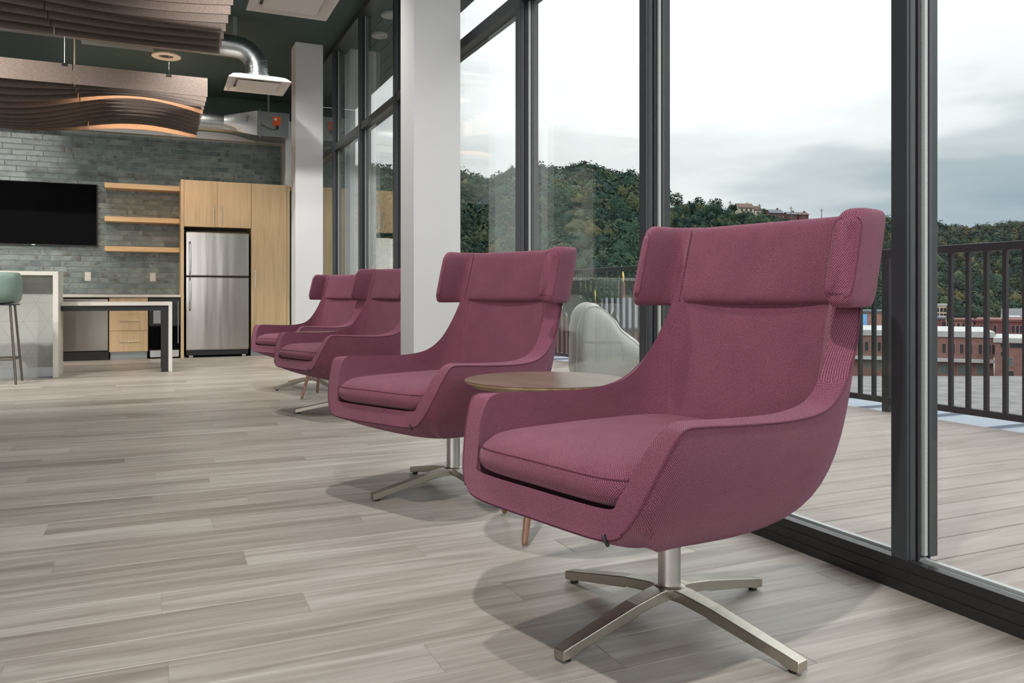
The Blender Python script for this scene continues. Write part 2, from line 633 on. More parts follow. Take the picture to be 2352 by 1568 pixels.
CY, SY = math.cos(YAW), math.sin(YAW)


def far(u, y, d):
    """a point of the distant town from its bearing, elevation and range"""
    r = (u - 1176.0) / F_PX
    return Vector((d * (SY + r * CY), d * (CY - r * SY), CAM_H + (HORIZON - y) / F_PX * d))


# ------------------------------------------------------------------ room shell
XW = 1.91           # inner face of the window wall
YB = 12.40          # tiled kitchen wall
XL, YF = -6.5, -4.0  # unseen left and rear walls
floor = tag(B(XL, XW + 0.14, YF, YB + 0.02, -0.12, -0.006).build('floor', 'subfloor'), kind='structure')
pl_len, pl_w = 1.22, 0.152


def plank_mesh(length, width, cham=0.0012, th=0.0058):
    m = MB()
    l, w, c = length / 2, width / 2 - 0.0004, cham
    vs = [(-l, -w, -th), (l, -w, -th), (l, w, -th), (-l, w, -th), (-l, -w, -c), (l, -w, -c), (l, w, -c), (-l, w, -c),
          (-l + c, -w + c, 0), (l - c, -w + c, 0), (l - c, w - c, 0), (-l + c, w - c, 0)]
    fs = [(0, 1, 5, 4), (1, 2, 6, 5), (2, 3, 7, 6), (3, 0, 4, 7), (4, 5, 9, 8), (5, 6, 10, 9), (6, 7, 11, 10), (7, 4, 8, 11), (8, 9, 10, 11)]
    return m.add(vs, fs).mesh('plank')


full_plank = plank_mesh(pl_len, pl_w)
full_plank.materials.append(M['plank'])
row, y = 0, 0.76
n_plank = 0
while y < YB - 0.01:
    off = (row * 0.445 + random.uniform(-0.12, 0.12)) % pl_len
    xlo = -0.15 * (y + 0.1) - 0.45
    w = min(pl_w, YB - y)
    x = XW + 0.02 - off if off > 0.12 else XW + 0.02
    segs = [(x, XW + 0.02)] if off > 0.12 else []
    while x > xlo:
        segs.append((x - pl_len, x))
        x -= pl_len
    for a, b in segs:
        if abs((b - a) - pl_len) < 1e-6 and w == pl_w:
            me = full_plank
        else:
            me = plank_mesh(b - a, w)
            me.materials.append(M['plank'])
        o = link('plank', me, None, floor)
        o.location = ((a + b) / 2, y + w / 2, 0)
        n_plank += 1
    y += pl_w
    row += 1
# the rest of the floor, left of and behind the camera
tag(B(XL, -0.15 * 0.9 - 0.6, YF, 0.75, -0.006, -0.0005).build('floor_surface', 'plank', floor), kind='stuff')
tag(MB().prism([(-1.2, 0.76), (XL, 0.76), (XL, YB), (-3.6, YB)][::-1], 'z', -0.006, -0.0005).build('floor_surface', 'plank', floor), kind='stuff')
tag(B(-0.7, XW, YF, 0.76, -0.006, -0.0005).build('floor_surface', 'plank', floor), kind='stuff')

tag(B(XL, XW + 0.14, YF, YB + 0.12, CEIL, CEIL + 0.1).build('ceiling', 'green_paint'), kind='structure')
tag(B(XL - 0.1, XL, YF, YB, 0, CEIL).build('wall_left', 'wall_paint'), kind='structure')
tag(B(XL - 0.1, XW + 0.14, YF - 0.1, YF, 0, CEIL).build('wall_rear', 'wall_paint'), kind='structure')

# kitchen wall with single glazed tiles
TILE_TOP = 3.09
wall_b = tag(B(XL, XW + 0.14, YB, YB + 0.12, 0, CEIL).build('wall_back', 'green_paint'), kind='structure')
B(-3.2, 1.76, YB - 0.006, YB, 0.80, TILE_TOP).build('grout_bed', 'grout', wall_b)
th, tl = 0.0735, 0.362


def tile_mesh(length):
    m = MB()
    l, h, c, t = length / 2 - 0.0036, th / 2 - 0.0038, 0.003, 0.009
    vs = []
    for yy, cc in ((0, 0), (-t + 0.002, 0), (-t, c)):
        vs += [(-l + cc, yy, -h + cc), (l - cc, yy, -h + cc), (l - cc, yy, h - cc), (-l + cc, yy, h - cc)]
    fs = [(8, 9, 10, 11)] + [(a + i, a + (i + 1) % 4, a + 4 + (i + 1) % 4, a + 4 + i) for a in (0, 4) for i in range(4)]
    return m.add(vs, fs).mesh('tile')


tile_cache = {}
n_tile = 0
zrow, r_i = 0.862, 0
while zrow < TILE_TOP - 0.03:
    off = (r_i * 0.137 + random.uniform(-0.03, 0.03)) % tl
    x = 1.758
    cuts = [x]
    x -= off
    if off > 0.03:
        cuts.append(x)
    while x > -2.6:
        x -= tl
        cuts.append(x)
    for b_, a_ in zip(cuts[:-1], cuts[1:]):
        zc = zrow + th / 2
        if a_ > 0.38 and zc < 2.36:
            continue
        if a_ > -2.10 and b_ < -0.72 and 1.56 < zc < 2.30:
            continue
        if b_ < -1.5 and zc < 1.02:
            continue
        key = round(b_ - a_, 3)
        if key not in tile_cache:
            tile_cache[key] = tile_mesh(key)
            tile_cache[key].materials.append(M['tile'])
        o = link('tile', tile_cache[key], None, wall_b)
        o.location = ((a_ + b_) / 2, YB - 0.006 + random.uniform(-0.001, 0.001), zc)
        o.rotation_euler = (random.uniform(-.006, .006), 0, random.uniform(-.004, .004))
        n_tile += 1
    zrow += th
    r_i += 1
# white corner pier between the tiles and the glazing
tag(B(1.762, XW - 0.001, 11.95, YB - 0.001, 2.41, 3.36).build('column_pier', 'white_paint', bevel=0.004), kind='structure')

# two square columns
for yy in (4.83, 9.35):
    c = tag(B(1.49, 1.80, yy, yy + 0.292, 0, CEIL - 0.001).build('column', 'white_paint', bevel=0.003), kind='structure')

# ------------------------------------------------------------------ window wall
MUL = [0.30 + 1.29 * k for k in range(-1, 10)]
Z_BASE, Z_TR0, Z_TR1, Z_HEAD = 0.088, 2.505, 2.575, 3.66
for n, y0 in enumerate(MUL[:-1]):
    y1 = MUL[n + 1]                      # this bay runs y0+0.053 .. y1
    a, b = y0 + 0.053, y1
    w = struct_empty('window_%d' % (n + 1))
    # mullion at the far end of the bay, three stepped profiles
    m = MB()
    m.box(XW, 1.945, y1, y1 + 0.053, Z_BASE, Z_HEAD)
    m.box(1.945, 1.992, y1 + 0.004, y1 + 0.049, Z_BASE, Z_HEAD)
    m.box(1.992, 2.032, y1, y1 + 0.053, Z_BASE, Z_HEAD)
    m.box(XW + 0.010, 1.940, y1 - 0.003, y1 + 0.056, Z_BASE, Z_HEAD)
    m.build('mullion', 'frame', w, bevel=0.0012)
    MB().box(1.946, 1.956, y1 - 0.006, y1 + 0.004, Z_BASE, Z_HEAD).box(1.988, 1.993, y1 - 0.008, y1 + 0.004, Z_BASE, Z_HEAD).build('gasket', 'black_plastic', w)
    B(1.9660, 1.9780, y1 - 0.011, y1 + 0.003, Z_BASE + 0.01, Z_HEAD).build('spacer', 'spacer', w)
    # sill: tall black inner rail, recessed track, bright outer strip
    e0, e1 = y0, y1
    B(XW, 1.942, e0, e1, 0.0005, Z_BASE).build('bottom_rail', 'frame_base', w, bevel=0.002)
    MB().box(XW - 0.006, XW, e0, e1, 0.0005, 0.030).box(XW - 0.003, XW, e0, e1, 0.030, 0.060).build('rail_lip', 'frame_base', w, bevel=0.001)
    MB().box(1.942, 1.957, a, b, 0.0005, 0.083).build('glazing_bead', 'sill', w)
    B(1.957, 1.9865, a, b, 0.0005, 0.072).build('glazing_channel', 'black_plastic', w)
    B(1.9660, 1.9780, a, b, 0.072, 0.090).build('spacer', 'spacer', w)
    MB().box(1.9865, 1.996, a, b, 0.0005, 0.086).box(1.996, 2.036, e0, e1, -0.10, 0.070).build('outer_sill', 'sill', w, bevel=0.001)
    # transom and head
    tb = MB().box(XW + 0.012, 1.945, a - 0.001, b + 0.001, Z_TR0, Z_TR1).box(1.945, 1.992, a, b, Z_TR0 + 0.006, Z_TR1 - 0.006).box(1.992, 2.030, a - 0.001, b + 0.001, Z_TR0, Z_TR1)
    tb.build('transom', 'frame', w, bevel=0.001)
    B(XW, 2.032, e0, e1, Z_HEAD, CEIL + 0.05).build('head_frame', 'frame', w, bevel=0.001)
    for nm, z0, z1 in (('lower_pane', Z_BASE - 0.012, Z_TR0 + 0.008), ('upper_pane', Z_TR1 - 0.008, Z_HEAD + 0.004)):
        B(1.9572, 1.9632, a - 0.004, b + 0.004, z0, z1).build(nm, 'glass', w)
        B(1.9808, 1.9862, a - 0.004, b + 0.004, z0, z1).build(nm, 'glass', w)

# ------------------------------------------------------------------ terrace outside
deck = tag(B(2.04, 4.92, YF, 13.9, -0.30, -0.025).build('terrace_deck', 'deck_under'), kind='structure')
bp, bw = 0.155, 0.147
yy = 0.52
dm = MB().box(-1.38, 1.38, -bw / 2, bw / 2, -0.024, 0).mesh('board')
bm_ = bmesh.new()
bm_.from_mesh(dm)
bmesh.ops.bevel(bm_, geom=[e for e in bm_.edges if all(v.co.z > -0.001 for v in e.verts)], offset=0.003, segments=1, affect='EDGES')
bm_.to_mesh(dm)
bm_.free()
dm.materials.append(M['deck'])
while yy < 13.8:
    o = link('board', dm, None, deck)
    o.location = (3.43, yy + bw / 2, 0)
    yy += bp
ledge = tag(B(4.93, 5.80, YF, 13.9, -0.42, -0.075).build('parapet_ledge', 'curb'), kind='structure')
for k in range(24):
    B(4.93, 5.80, 0.9 + k * 0.55, 0.912 + k * 0.55, -0.08, -0.055).build('ledge_seam', 'curb', ledge)
tag(B(4.925, 5.7, YF, 13.9, -12.4, -0.43).build('wall_terrace', 'ext_wall'), kind='structure')

rail = thing('balcony_railing', 'black metal balcony railing with thin square balusters along the terrace edge', 'railing', (4.82, 4.17, 0))
posts = [-2.36, 0.0, 2.36, 4.72, 7.08, 9.44]
bal = B(-0.0125, 0.0125, -0.0125, 0.0125, 0.105, 1.11).mesh('baluster')
bal.materials.append(M['rail'])
for i, p in enumerate(posts):
    B(-0.03, 0.03, p - 0.03, p + 0.03, 0.0, 1.112).build('post', 'rail', rail, bevel=0.002)
    if i < len(posts) - 1:
        q = posts[i + 1]
        B(-0.026, 0.026, p + 0.03, q - 0.03, 0.062, 0.105).build('bottom_rail', 'rail', rail, bevel=0.002)
        nb = 18
        for k in range(nb):
            link('baluster', bal, None, rail).location = (0, p + (q - p) * (k + 1) / (nb + 1), 0)
B(-0.032, 0.032, posts[0] - 0.03, posts[-1] + 0.03, 1.110, 1.162).build('top_rail', 'rail', rail, bevel=0.004)

# soffit over the terrace and the end wall of the building wing
sof = tag(B(2.034, 2.86, YF, 12.42, CEIL + 0.02, CEIL + 0.3).build('ceiling_soffit', 'soffit'), kind='structure')
for k in range(6):
    B(2.036 + k * 0.137, 2.036 + k * 0.137 + 0.131, YF, 12.28, 3.69, CEIL + 0.021).build('soffit_board', 'soffit', sof, bevel=0.003)
for i, (sx_, sy_) in enumerate(((2.20, 7.96), (2.27, 8.62))):
    t = tag(MB().lathe([(0, 0.02), (0.06, 0.018), (0.062, 0.0), (0.085, 0.0), (0.088, 0.012), (0.088, 0.03)], 24, (sx_, sy_, 3.664)).build('soffit_downlight', 'diffuser', smooth=True),
            ('nearer' if i == 0 else 'farther') + ' round white downlight in the grey soffit beyond the upper glass', 'downlight', 'terrace soffit downlights')
tag(B(2.036, 2.86, 12.30, 12.5, -0.02, 3.69).build('wall_wing', 'ext_wall'), kind='structure')


# ------------------------------------------------------------------ lounge chair
def bez(p0, p1, p2, p3, n):
    t = np.linspace(0, 1, n)[:, None]
    return (1 - t) ** 3 * p0 + 3 * (1 - t) ** 2 * t * p1 + 3 * (1 - t) * t * t * p2 + t ** 3 * p3


RIM = np.array([  # outer rim x, y, z (front is -y) | offset to the inner rim
    (0.000, -0.452, 0.338, 0.000, 0.016, 0.058),
    (0.120, -0.452, 0.338, 0.000, 0.016, 0.058),
    (0.205, -0.450, 0.340, -0.004, 0.016, 0.057),
    (0.258, -0.444, 0.352, -0.024, 0.012, 0.050),
    (0.290, -0.432, 0.392, -0.050, 0.006, 0.026),
    (0.312, -0.415, 0.445, -0.056, 0.004, 0.012),
    (0.333, -0.392, 0.505, -0.056, 0.004, 0.008),
    (0.347, -0.370, 0.550, -0.056, 0.012, 0.004),
    (0.352, -0.348, 0.565, -0.056, 0.016, 0.004),
    (0.354, -0.300, 0.565, -0.055, 0.006, 0.006),
    (0.356, -0.160, 0.556, -0.052, 0.000, 0.008),
    (0.356, 0.000, 0.550, -0.052, -0.002, 0.010),
    (0.352, 0.120, 0.557, -0.052, -0.012, 0.014),
    (0.343, 0.200, 0.582, -0.050, -0.028, 0.014),
    (0.333, 0.265, 0.632, -0.046, -0.045, 0.008),
    (0.320, 0.322, 0.705, -0.044, -0.056, 0.004),
    (0.306, 0.365, 0.790, -0.042, -0.060, 0.000),
    (0.296, 0.402, 0.880, -0.040, -0.062, 0.000),
    (0.288, 0.430, 0.955, -0.038, -0.062, -0.006),
    (0.262, 0.440, 0.982, -0.028, -0.060, -0.012),
    (0.150, 0.448, 0.986, -0.010, -0.060, -0.014),
    (0.000, 0.450, 0.986, 0.000, -0.060, -0.014),
])


def chair_shell():
    half = catmull(RIM, 5)
    mir = half[1:-1][::-1].copy()
    mir[:, 0] *= -1
    mir[:, 3] *= -1
    ring = np.vstack([half, mir])
    cols = []
    mo, mi, mbn = 16, 12, 4
    for x, y, z, dx, dy, dz in ring:
        O = np.array([x, y, z])
        I = O + np.array([dx, dy, dz])
        ang = math.atan2(y / 0.42, x / 0.34)
        zb = 0.240
        R = np.array([0.11 * math.cos(ang), 0.15 * math.sin(ang), zb])
        h = np.array([O[0] - R[0], O[1] - R[1], 0])
        wt_ = min(1, max(0, (z - 0.57) / 0.40))
        fr = min(1, max(0, (-y - 0.30) / 0.14)) * min(1, max(0, (0.46 - z) / 0.1))
        a1, b1, a2 = 0.03 + 0.20 * wt_, 0.42 - 0.08 * wt_, 0.78 + 0.03 * wt_
        P1 = np.array([O[0], O[1], zb + (z - zb) * b1]) - h * a1
        P2 = R + h * a2
        P2[2] = zb + 0.024 + 0.012 * min(1, max(0, -y / 0.3))
        if fr > 0:
            P1 = P1 * (1 - fr) + fr * (O + np.array([0, 0.02, -0.012]))
            P2 = P2 * (1 - fr) + fr * (R + h * 0.5 + np.array([0, 0, 0.020]))
        outer = bez(R, P2, P1, O, mo)
        # flat upholstered band with a soft crown
        nrm = np.cross(np.array([-h[1], h[0], 0.0]), I - O)
        band = []
        cen = np.array([0, -0.02, 0.52])
        for k in range(1, mbn + 1):
            s = k / mbn
            band.append(O + (I - O) * s)
        Ri = np.array([0.16 * math.cos(ang), 0.18 * math.sin(ang) - 0.05, 0.352])
        hi = np.array([I[0] - Ri[0], I[1] - Ri[1], 0])
        bi = 0.06 + 0.10 * wt_
        P1i = np.array([I[0], I[1], 0.352 + (I[2] - 0.352) * bi]) - hi * (0.02 + 0.34 * wt_)
        P2i = Ri + hi * 0.75
        inner = bez(I, P1i, P2i, Ri, mi)[1:]
        cols.append(np.vstack([outer, np.array(band), inner]))
    m = MB()
    m.grid([list(map(tuple, c)) for c in cols], close_u=True)
    n = len(cols)
    nr = len(cols[0])
    m.v.append((0, 0, 0.239))
    m.v.append((0, -0.05, 0.352))
    cb, ci = len(m.v) - 2, len(m.v) - 1
    for i in range(n):
        j = (i + 1) % n
        m.f.append((i * nr, cb, j * nr))
        m.f.append((i * nr + nr - 1, j * nr + nr - 1, ci))
    return m, ring


def rounded_slab(hx_fn, y0, y1, z_top, z_bot, nx=28, ny=26, p=5.0):
    """cushion: superellipse plan, crowned top, rounded edge. Returns MB."""
    rows = []
    ym, hy = (y0 + y1) / 2, (y1 - y0) / 2
    nphi = 64
    prof = []
    for k in range(15):          # bottom centre -> edge -> top centre
        t = k / 14
        prof.append(t)
    for t in prof:
        th_ = -math.pi / 2 + math.pi * t
        cr = abs(math.cos(th_)) ** 0.28
        sz = math.copysign(abs(math.sin(th_)) ** 0.75, math.sin(th_))
        rw = []
        for q in range(nphi):
            a = 2 * math.pi * q / nphi
            ca, sa = math.cos(a), math.sin(a)
            ex = math.copysign(abs(ca) ** (2 / p), ca)
            ey = math.copysign(abs(sa) ** (2 / p), sa)
            yv = ym + hy * ey * cr
            xv = hx_fn(yv) * ex * cr
            zt, zb = z_top(xv, yv), z_bot(xv, yv)
            rw.append((xv, yv, (zt + zb) / 2 + (zt - zb) / 2 * sz))
        rows.append(rw)
    m = MB()
    m.grid(rows, close_v=True)
    return m


def headrest_mesh():
    half = catmull([(0.328, 0.246), (0.331, 0.305), (0.327, 0.357), (0.305, 0.397), (0.258, 0.416), (0.16, 0.420), (0.0, 0.421)], 7)
    path = np.vstack([half, (half[:-1] * np.array([-1, 1]))[::-1]])
    n = len(path)
    rows, edge_in, edge_out = [], [], []
    ns = 36
    zc = 0.916

    RC, STEP = 0.032, 0.0086

    def at(fi):
        i0 = int(math.floor(fi))
        i1 = min(i0 + 1, n - 1)
        return path[i0] + (path[i1] - path[i0]) * (fi - i0)

    def section(fi, shrink=1.0, push=0.0):
        pc = at(fi)
        t = at(min(fi + 0.8, n - 1)) - at(max(fi - 0.8, 0))
        t = t / np.linalg.norm(t)
        nr = np.array([-t[1], t[0]])
        if np.dot(nr, np.array([0, 0.1]) - pc) < 0:
            nr = -nr                       # towards the sitter
        cx = abs(pc[0])
        ht = 0.028 + 0.030 * min(1, max(0, (0.318 - cx) / 0.07))
        if pc[1] < 0.37:
            ht = 0.028
        k_tip = min(fi, n - 1 - fi)
        sl = max(0.0, 1 - k_tip / 11.0)     # bevelled wing ends
        hz = 0.118 + 0.004 * min(1, max(0, (cx - 0.22) / 0.08))
        dl = k_tip * STEP
        zl = hz if dl >= RC else hz - RC + math.sqrt(RC * RC - (RC - dl) ** 2)
        rw = []
        for k in range(ns):
            a = 2 * math.pi * k / ns
            ca, sa = math.cos(a), math.sin(a)
            q = math.copysign(abs(ca) ** 0.42, ca)
            en = q * ht * shrink
            ez = math.copysign(abs(sa) ** 0.30, sa) * zl * (1 - (1 - shrink) * 0.12)
            p = pc + nr * en
            rw.append((p[0], p[1] + ez * 0.27 - sl * 0.018 * q - push, zc + ez))
        return rw
    tipf = [RC * (1 - math.cos(math.radians(w))) / STEP for w in (0, 12, 25, 38, 52, 66, 80)]
    idx = tipf + list(range(4, n - 4)) + [n - 1 - v for v in tipf[::-1]]
    rows.append(section(0, 0.50, 0.0050))
    rows.append(section(0, 0.80, 0.0038))
    rows += [section(v) for v in idx]
    rows.append(section(n - 1, 0.80, 0.0038))
    rows.append(section(n - 1, 0.50, 0.0050))
    m = MB()
    m.grid(rows, close_v=True)
    for base in (0, (len(rows) - 1) * ns):
        c = np.mean(np.array(m.v[base:base + ns]), axis=0)
        m.v.append(tuple(c))
        ci = len(m.v) - 1
        for k in range(ns):
            m.f.append((base + k, base + (k + 1) % ns, ci))
    # seams round each wing end: front corner edges of the first full section
    seams = []
    for r_ in (rows[3], rows[-4]):
        for lo_, hi_ in ((-8, 9), (10, 27)):
            seams.append([r_[k % ns] for k in range(lo_, hi_)])
    return m, seams


def make_chair(label):
    t = thing('lounge_chair', label, 'armchair', group='plum swivel lounge chairs along the windows')
    sh, ring = chair_shell()
    so = sh.build('shell', 'fabric', t, smooth=True, angle=34, uv=True)
    # seams: outer edge of the rim band
    half = ring[:len(catmull(RIM, 5))]
    for sgn in (1, -1):
        i0 = 16
        pts = [(sgn * p[0], p[1], p[2]) for p in half[i0:90]]
        MB().tube(pts, 0.0026, 6).build('piping', 'piping', so, smooth=True, angle=0)
    pts = [(p[0], p[1] + 0.004, p[2] - 0.003) for p in half[:17]]
    pts = [(-p[0], p[1], p[2]) for p in pts[::-1]] + pts[1:]
    MB().tube(pts, 0.0024, 6).build('piping', 'piping', so, smooth=True, angle=0)
    MB().tube([(0.226, -0.4515, 0.352), (0.232, -0.4505, 0.340), (0.233, -0.445, 0.331)], 0.004, 6).build('zipper', 'black_plastic', so, smooth=True)

    def hx(y):
        f = min(1.0, max(0.0, (y + 0.43) / 0.12))
        return 0.268 + 0.032 * f

    def zt(x, y):
        e = (abs(x) / 0.30) ** 4
        ef = max(0.0, (-0.36 - y) / 0.07)
        return 0.498 - 0.016 * e - 0.016 * max(0, (y + 0.1)) - 0.016 * ef

    def zb(x, y):
        return 0.386 - 0.010 * min(1, max(0, (y + 0.42) / 0.1))
    sc = rounded_slab(hx, -0.446, 0.260, zt, zb, p=7.0)
    sco = sc.build('seat_cushion', 'fabric', t, smooth=True, angle=0, uv=True)
    # seam around the cushion front
    sp = []
    for k in range(41):
        a = math.pi + math.pi * k / 40
        ex = math.copysign(abs(math.cos(a)) ** (2 / 7.0), math.cos(a))
        ey = math.copysign(abs(math.sin(a)) ** (2 / 7.0), math.sin(a))
        yv = -0.09 + 0.35 * ey * 0.992
        xv = hx(yv) * ex * 0.993
        sp.append((xv, yv, (zt(xv, yv) + zb(xv, yv)) / 2 + 0.024))
    MB().tube(sp, 0.0018, 6).build('piping', 'piping', sco, smooth=True, angle=0)

    # back panel: gently curved upholstered pad
    G = []
    for i in range(25):
        z = 0.40 + (0.832 - 0.40) * i / 24
        yc = 0.268 + (z - 0.45) * 0.262
        hw_ = np.interp(z, [0.40, 0.46, 0.52, 0.56, 0.62, 0.70, 0.80, 0.98], [0.225, 0.258, 0.282, 0.287, 0.282, 0.268, 0.252, 0.245])
        rw = []
        for j in range(31):
            s = -1 + 2 * j / 30
            edge = max(0.0, (abs(s) - 0.90) / 0.10)
            yv = yc - 0.020 * abs(s) ** 2.2 + 0.030 * edge ** 2
            rw.append((s * hw_, yv, z))
        G.append(rw)
    MB().grid(G).build('back_panel', 'fabric', t, smooth=True, angle=0, uv=True, fix=False)
    for sgn in (-1, 1):
        sp = [(sgn * abs(r[0][0]) * 0.992, r[0][1] - 0.021, r[0][2]) for r in G[9:24]]
        MB().tube(sp, 0.0018, 6).build('piping', 'piping', so, smooth=True, angle=0)

    hm, seams = headrest_mesh()
    ho = hm.build('headrest', 'fabric', t, smooth=True, angle=0, uv=True)
    for sp in seams:
        MB().tube(sp, 0.0016, 6).build('piping', 'piping', ho, smooth=True, angle=0)
    for sgn in (-1, 1):
        sp = [(sgn * 0.250, 0.3585 + ez * 0.27, 0.916 + ez) for ez in np.linspace(-0.110, 0.110, 12)]
        MB().tube(sp, 0.0017, 6).build('piping', 'piping', ho, smooth=True, angle=0)
    # swivel post and four-leg base
    MB().lathe([(0, 0.085), (0.0285, 0.085), (0.0285, 0.245), (0, 0.245)], 32).build('post', 'nickel_post', t, smooth=True, angle=40)
    hub = MB().lathe([(0, 0.070), (0.036, 0.070), (0.040, 0.078), (0.040, 0.092), (0.032, 0.096), (0, 0.096)], 24).build('hub', 'nickel', t, smooth=True, angle=40)
    for k in range(4):
        a = math.pi / 2 * k
        m = MB()
        prof = [(0.014, 0.064, 0.098, 0.026), (0.060, 0.064, 0.096, 0.025), (0.125, 0.060, 0.084, 0.0235), (0.128, 0.056, 0.083, 0.0235), (0.245, 0.036, 0.062, 0.0215), (0.372, 0.012, 0.036, 0.019)]
        prof = [(0.014, 0.064, 0.092, 0.023), (0.055, 0.064, 0.091, 0.0225), (0.130, 0.054, 0.080, 0.021), (0.138, 0.050, 0.079, 0.021), (0.320, 0.017, 0.042, 0.018), (0.345, 0.009, 0.037, 0.0175), (0.375, 0.007, 0.030, 0.017)]
        rows = [[(r, -hw, z0), (r, hw, z0), (r, hw, z1), (r, -hw, z1)] for r, z0, z1, hw in prof]
        m.grid(rows, close_v=True)
        m.f.append((0, 1, 2, 3))
        e = (len(prof) - 1) * 4
        m.f.append((e + 3, e + 2, e + 1, e))
        ca, sa = math.cos(a), math.sin(a)
        m.v = [(x * ca - y * sa, x * sa + y * ca, z) for x, y, z in m.v]
        lg = m.build('leg', 'nickel', t, bevel=0.0022)
        MB().lathe([(0, 0.0), (0.011, 0.0), (0.012, 0.004), (0.012, 0.010), (0, 0.010)], 12, (0.352 * ca, 0.352 * sa, 0)).build('glide', 'black_plastic', lg, smooth=True)
    return t


chair = make_chair('nearest and largest plum high-back swivel armchair, front right')
spots = [(1.197, 1.700, 193.6, 194.3, None),
         (1.178, 3.25, 205.0, 190.0, 'plum high-back swivel armchair second from the camera, just in front of the white column'),
         (1.290, 5.720, 199.0, 166.0, 'plum high-back swivel armchair third from the camera, its back cut off by the white column'),
         (1.330, 7.440, 207.0, 203.0, 'farthest plum high-back swivel armchair, beside the tall oak cabinet')]
for i, (x, y, phi, phb, lab) in enumerate(spots):
    c = chair if i == 0 else copy_tree(chair)
    c.location = (x, y, 0)
    c.rotation_euler = (0, 0, math.radians(phi + 90))
    for ch in c.children:
        if ch.name.split('.')[0] in ('leg', 'hub', 'post'):     # the base swivels freely under the seat
            ch.rotation_euler = (0, 0, math.radians(phb - phi))
    if lab:
        c['label'] = lab


# ------------------------------------------------------------------ side tables
def make_table(label, loc, rz):
    t = thing('side_table', label, 'table', loc, rz, 'round side tables between the armchairs')
    R = 0.2875
    MB().lathe([(0, 0.5285), (R - 0.004, 0.5285), (R - 0.0015, 0.530), (0, 0.530)], 72).build('table_top', 'walnut_top', t, smooth=True)
    MB().lathe([(0, 0.506), (R - 0.030, 0.506), (R - 0.006, 0.518), (R, 0.523), (R, 0.5285), (0, 0.5285)], 72).build('top_edge', 'ply_edge', t, smooth=True, angle=25)
    MB().lathe([(0, 0.488), (0.075, 0.488), (0.080, 0.492), (0.080, 0.507), (0, 0.507)], 32).build('leg_mount', 'nickel', t, smooth=True)
    for k in range(3):
        a = 2 * math.pi * k / 3
        p0 = Vector((0.055 * math.cos(a), 0.055 * math.sin(a), 0.492))
        p1 = Vector((0.232 * math.cos(a), 0.232 * math.sin(a), 0.0075))
        pts = [p0.lerp(p1, s) for s in (0, 0.3, 0.7, 0.97, 0.992, 1.0)]
        MB().tube(pts, [0.0165, 0.0165, 0.0135, 0.0115, 0.0095, 0.005], 16).build('leg', 'walnut_leg', t, smooth=True, angle=50)
    return t


make_table('round brown side table between the two nearest armchairs', (1.274, 2.556, 0), math.radians(106))
make_table('round side table mostly hidden between the two farthest armchairs', (1.29, 6.68, 0), math.radians(212))


# ------------------------------------------------------------------ kitchen run
YC = 11.72     # front plane of the cabinets


def bar_handle(parent, p0, p1, out, r=0.006, name='handle'):
    p0, p1, out = Vector(p0), Vector(p1), Vector(out)
    m = MB().tube([p0 + out, p1 + out], r, 10)
    d = (p1 - p0)
    for s in (0.1, 0.9):
        q = p0 + d * s
        m.tube([q, q + out], r * 0.8, 8)
    return m.build(name, 'chrome', parent, smooth=True)


def cabinet(name, label, x0, x1, z0, z1, side_l=0.0, toe=0.0):
    t = thing(name, label, 'cabinet', (x0, YC, 0))
    B(0.001, x1 - x0 - 0.001, 0.021, YB - YC - 0.02, z0 + toe, z1).build('body', 'oak', t)
    if toe:
        B(0.002, x1 - x0 - 0.002, 0.07, 0.4, 0.001, toe).build('toe_kick', 'sill', t)
    return t


pan = tag(B(0.357, 0.396, YC - 0.004, YB - 0.02, 0.001, 2.404).build('cabinet_side_panel', 'oak', bevel=0.001), 'tall narrow oak side panel left of the refrigerator', 'panel')
t = cabinet('wall_cabinet', 'oak two-door cabinet mounted above the refrigerator', 0.397, 1.262, 1.775, 2.404)
for x0, x1, hx_ in ((0.002, 0.423, 0.375), (0.426, 0.863, 0.472)):
    d = B(x0, x1, 0.0, 0.02, 1.777, 2.402).build('door', 'oak', t, bevel=0.001)
    bar_handle(d, (hx_, 0.0, 1.83), (hx_, 0.0, 2.08), (0, -0.03, 0))
t = cabinet('tall_cabinet', 'tall oak pantry cabinet right of the refrigerator', 1.264, 1.79, 0.0, 2.404, toe=0.10)
d = B(0.002, 0.478, 0.0, 0.02, 0.102, 2.402).build('door', 'oak', t, bevel=0.001)
bar_handle(d, (0.05, 0.0, 0.94), (0.05, 0.0, 1.19), (0, -0.03, 0))
B(0.482, 0.524, 0.012, 0.021, 0.102, 2.36).build('filler_strip', 'oak', t)

t = thing('refrigerator', 'stainless steel top-freezer refrigerator set between oak cabinets', 'refrigerator', (0.425, YC - 0.03, 0))
FW = 0.805
B(0.0, FW, 0.065, 0.68, 0.03, 1.700).build('body', 'black_plastic', t, bevel=0.004)


def bowed_door(z0, z1):
    m = MB()
    G = []
    for i in range(13):
        s = i / 12
        x = s * FW
        yb = -0.012 * (1 - (2 * s - 1) ** 4)
        G.append([(x, 0.06, z0), (x, 0.02 + yb, z0), (x, 0.008 + yb, z0 + 0.012), (x, 0.008 + yb, z1 - 0.012), (x, 0.02 + yb, z1), (x, 0.06, z1)])
    m.grid(G, close_v=True)
    n = 6
    m.f.append(tuple(range(n)))
    m.f.append(tuple(len(G) * n - 1 - k for k in range(n)))
    return m


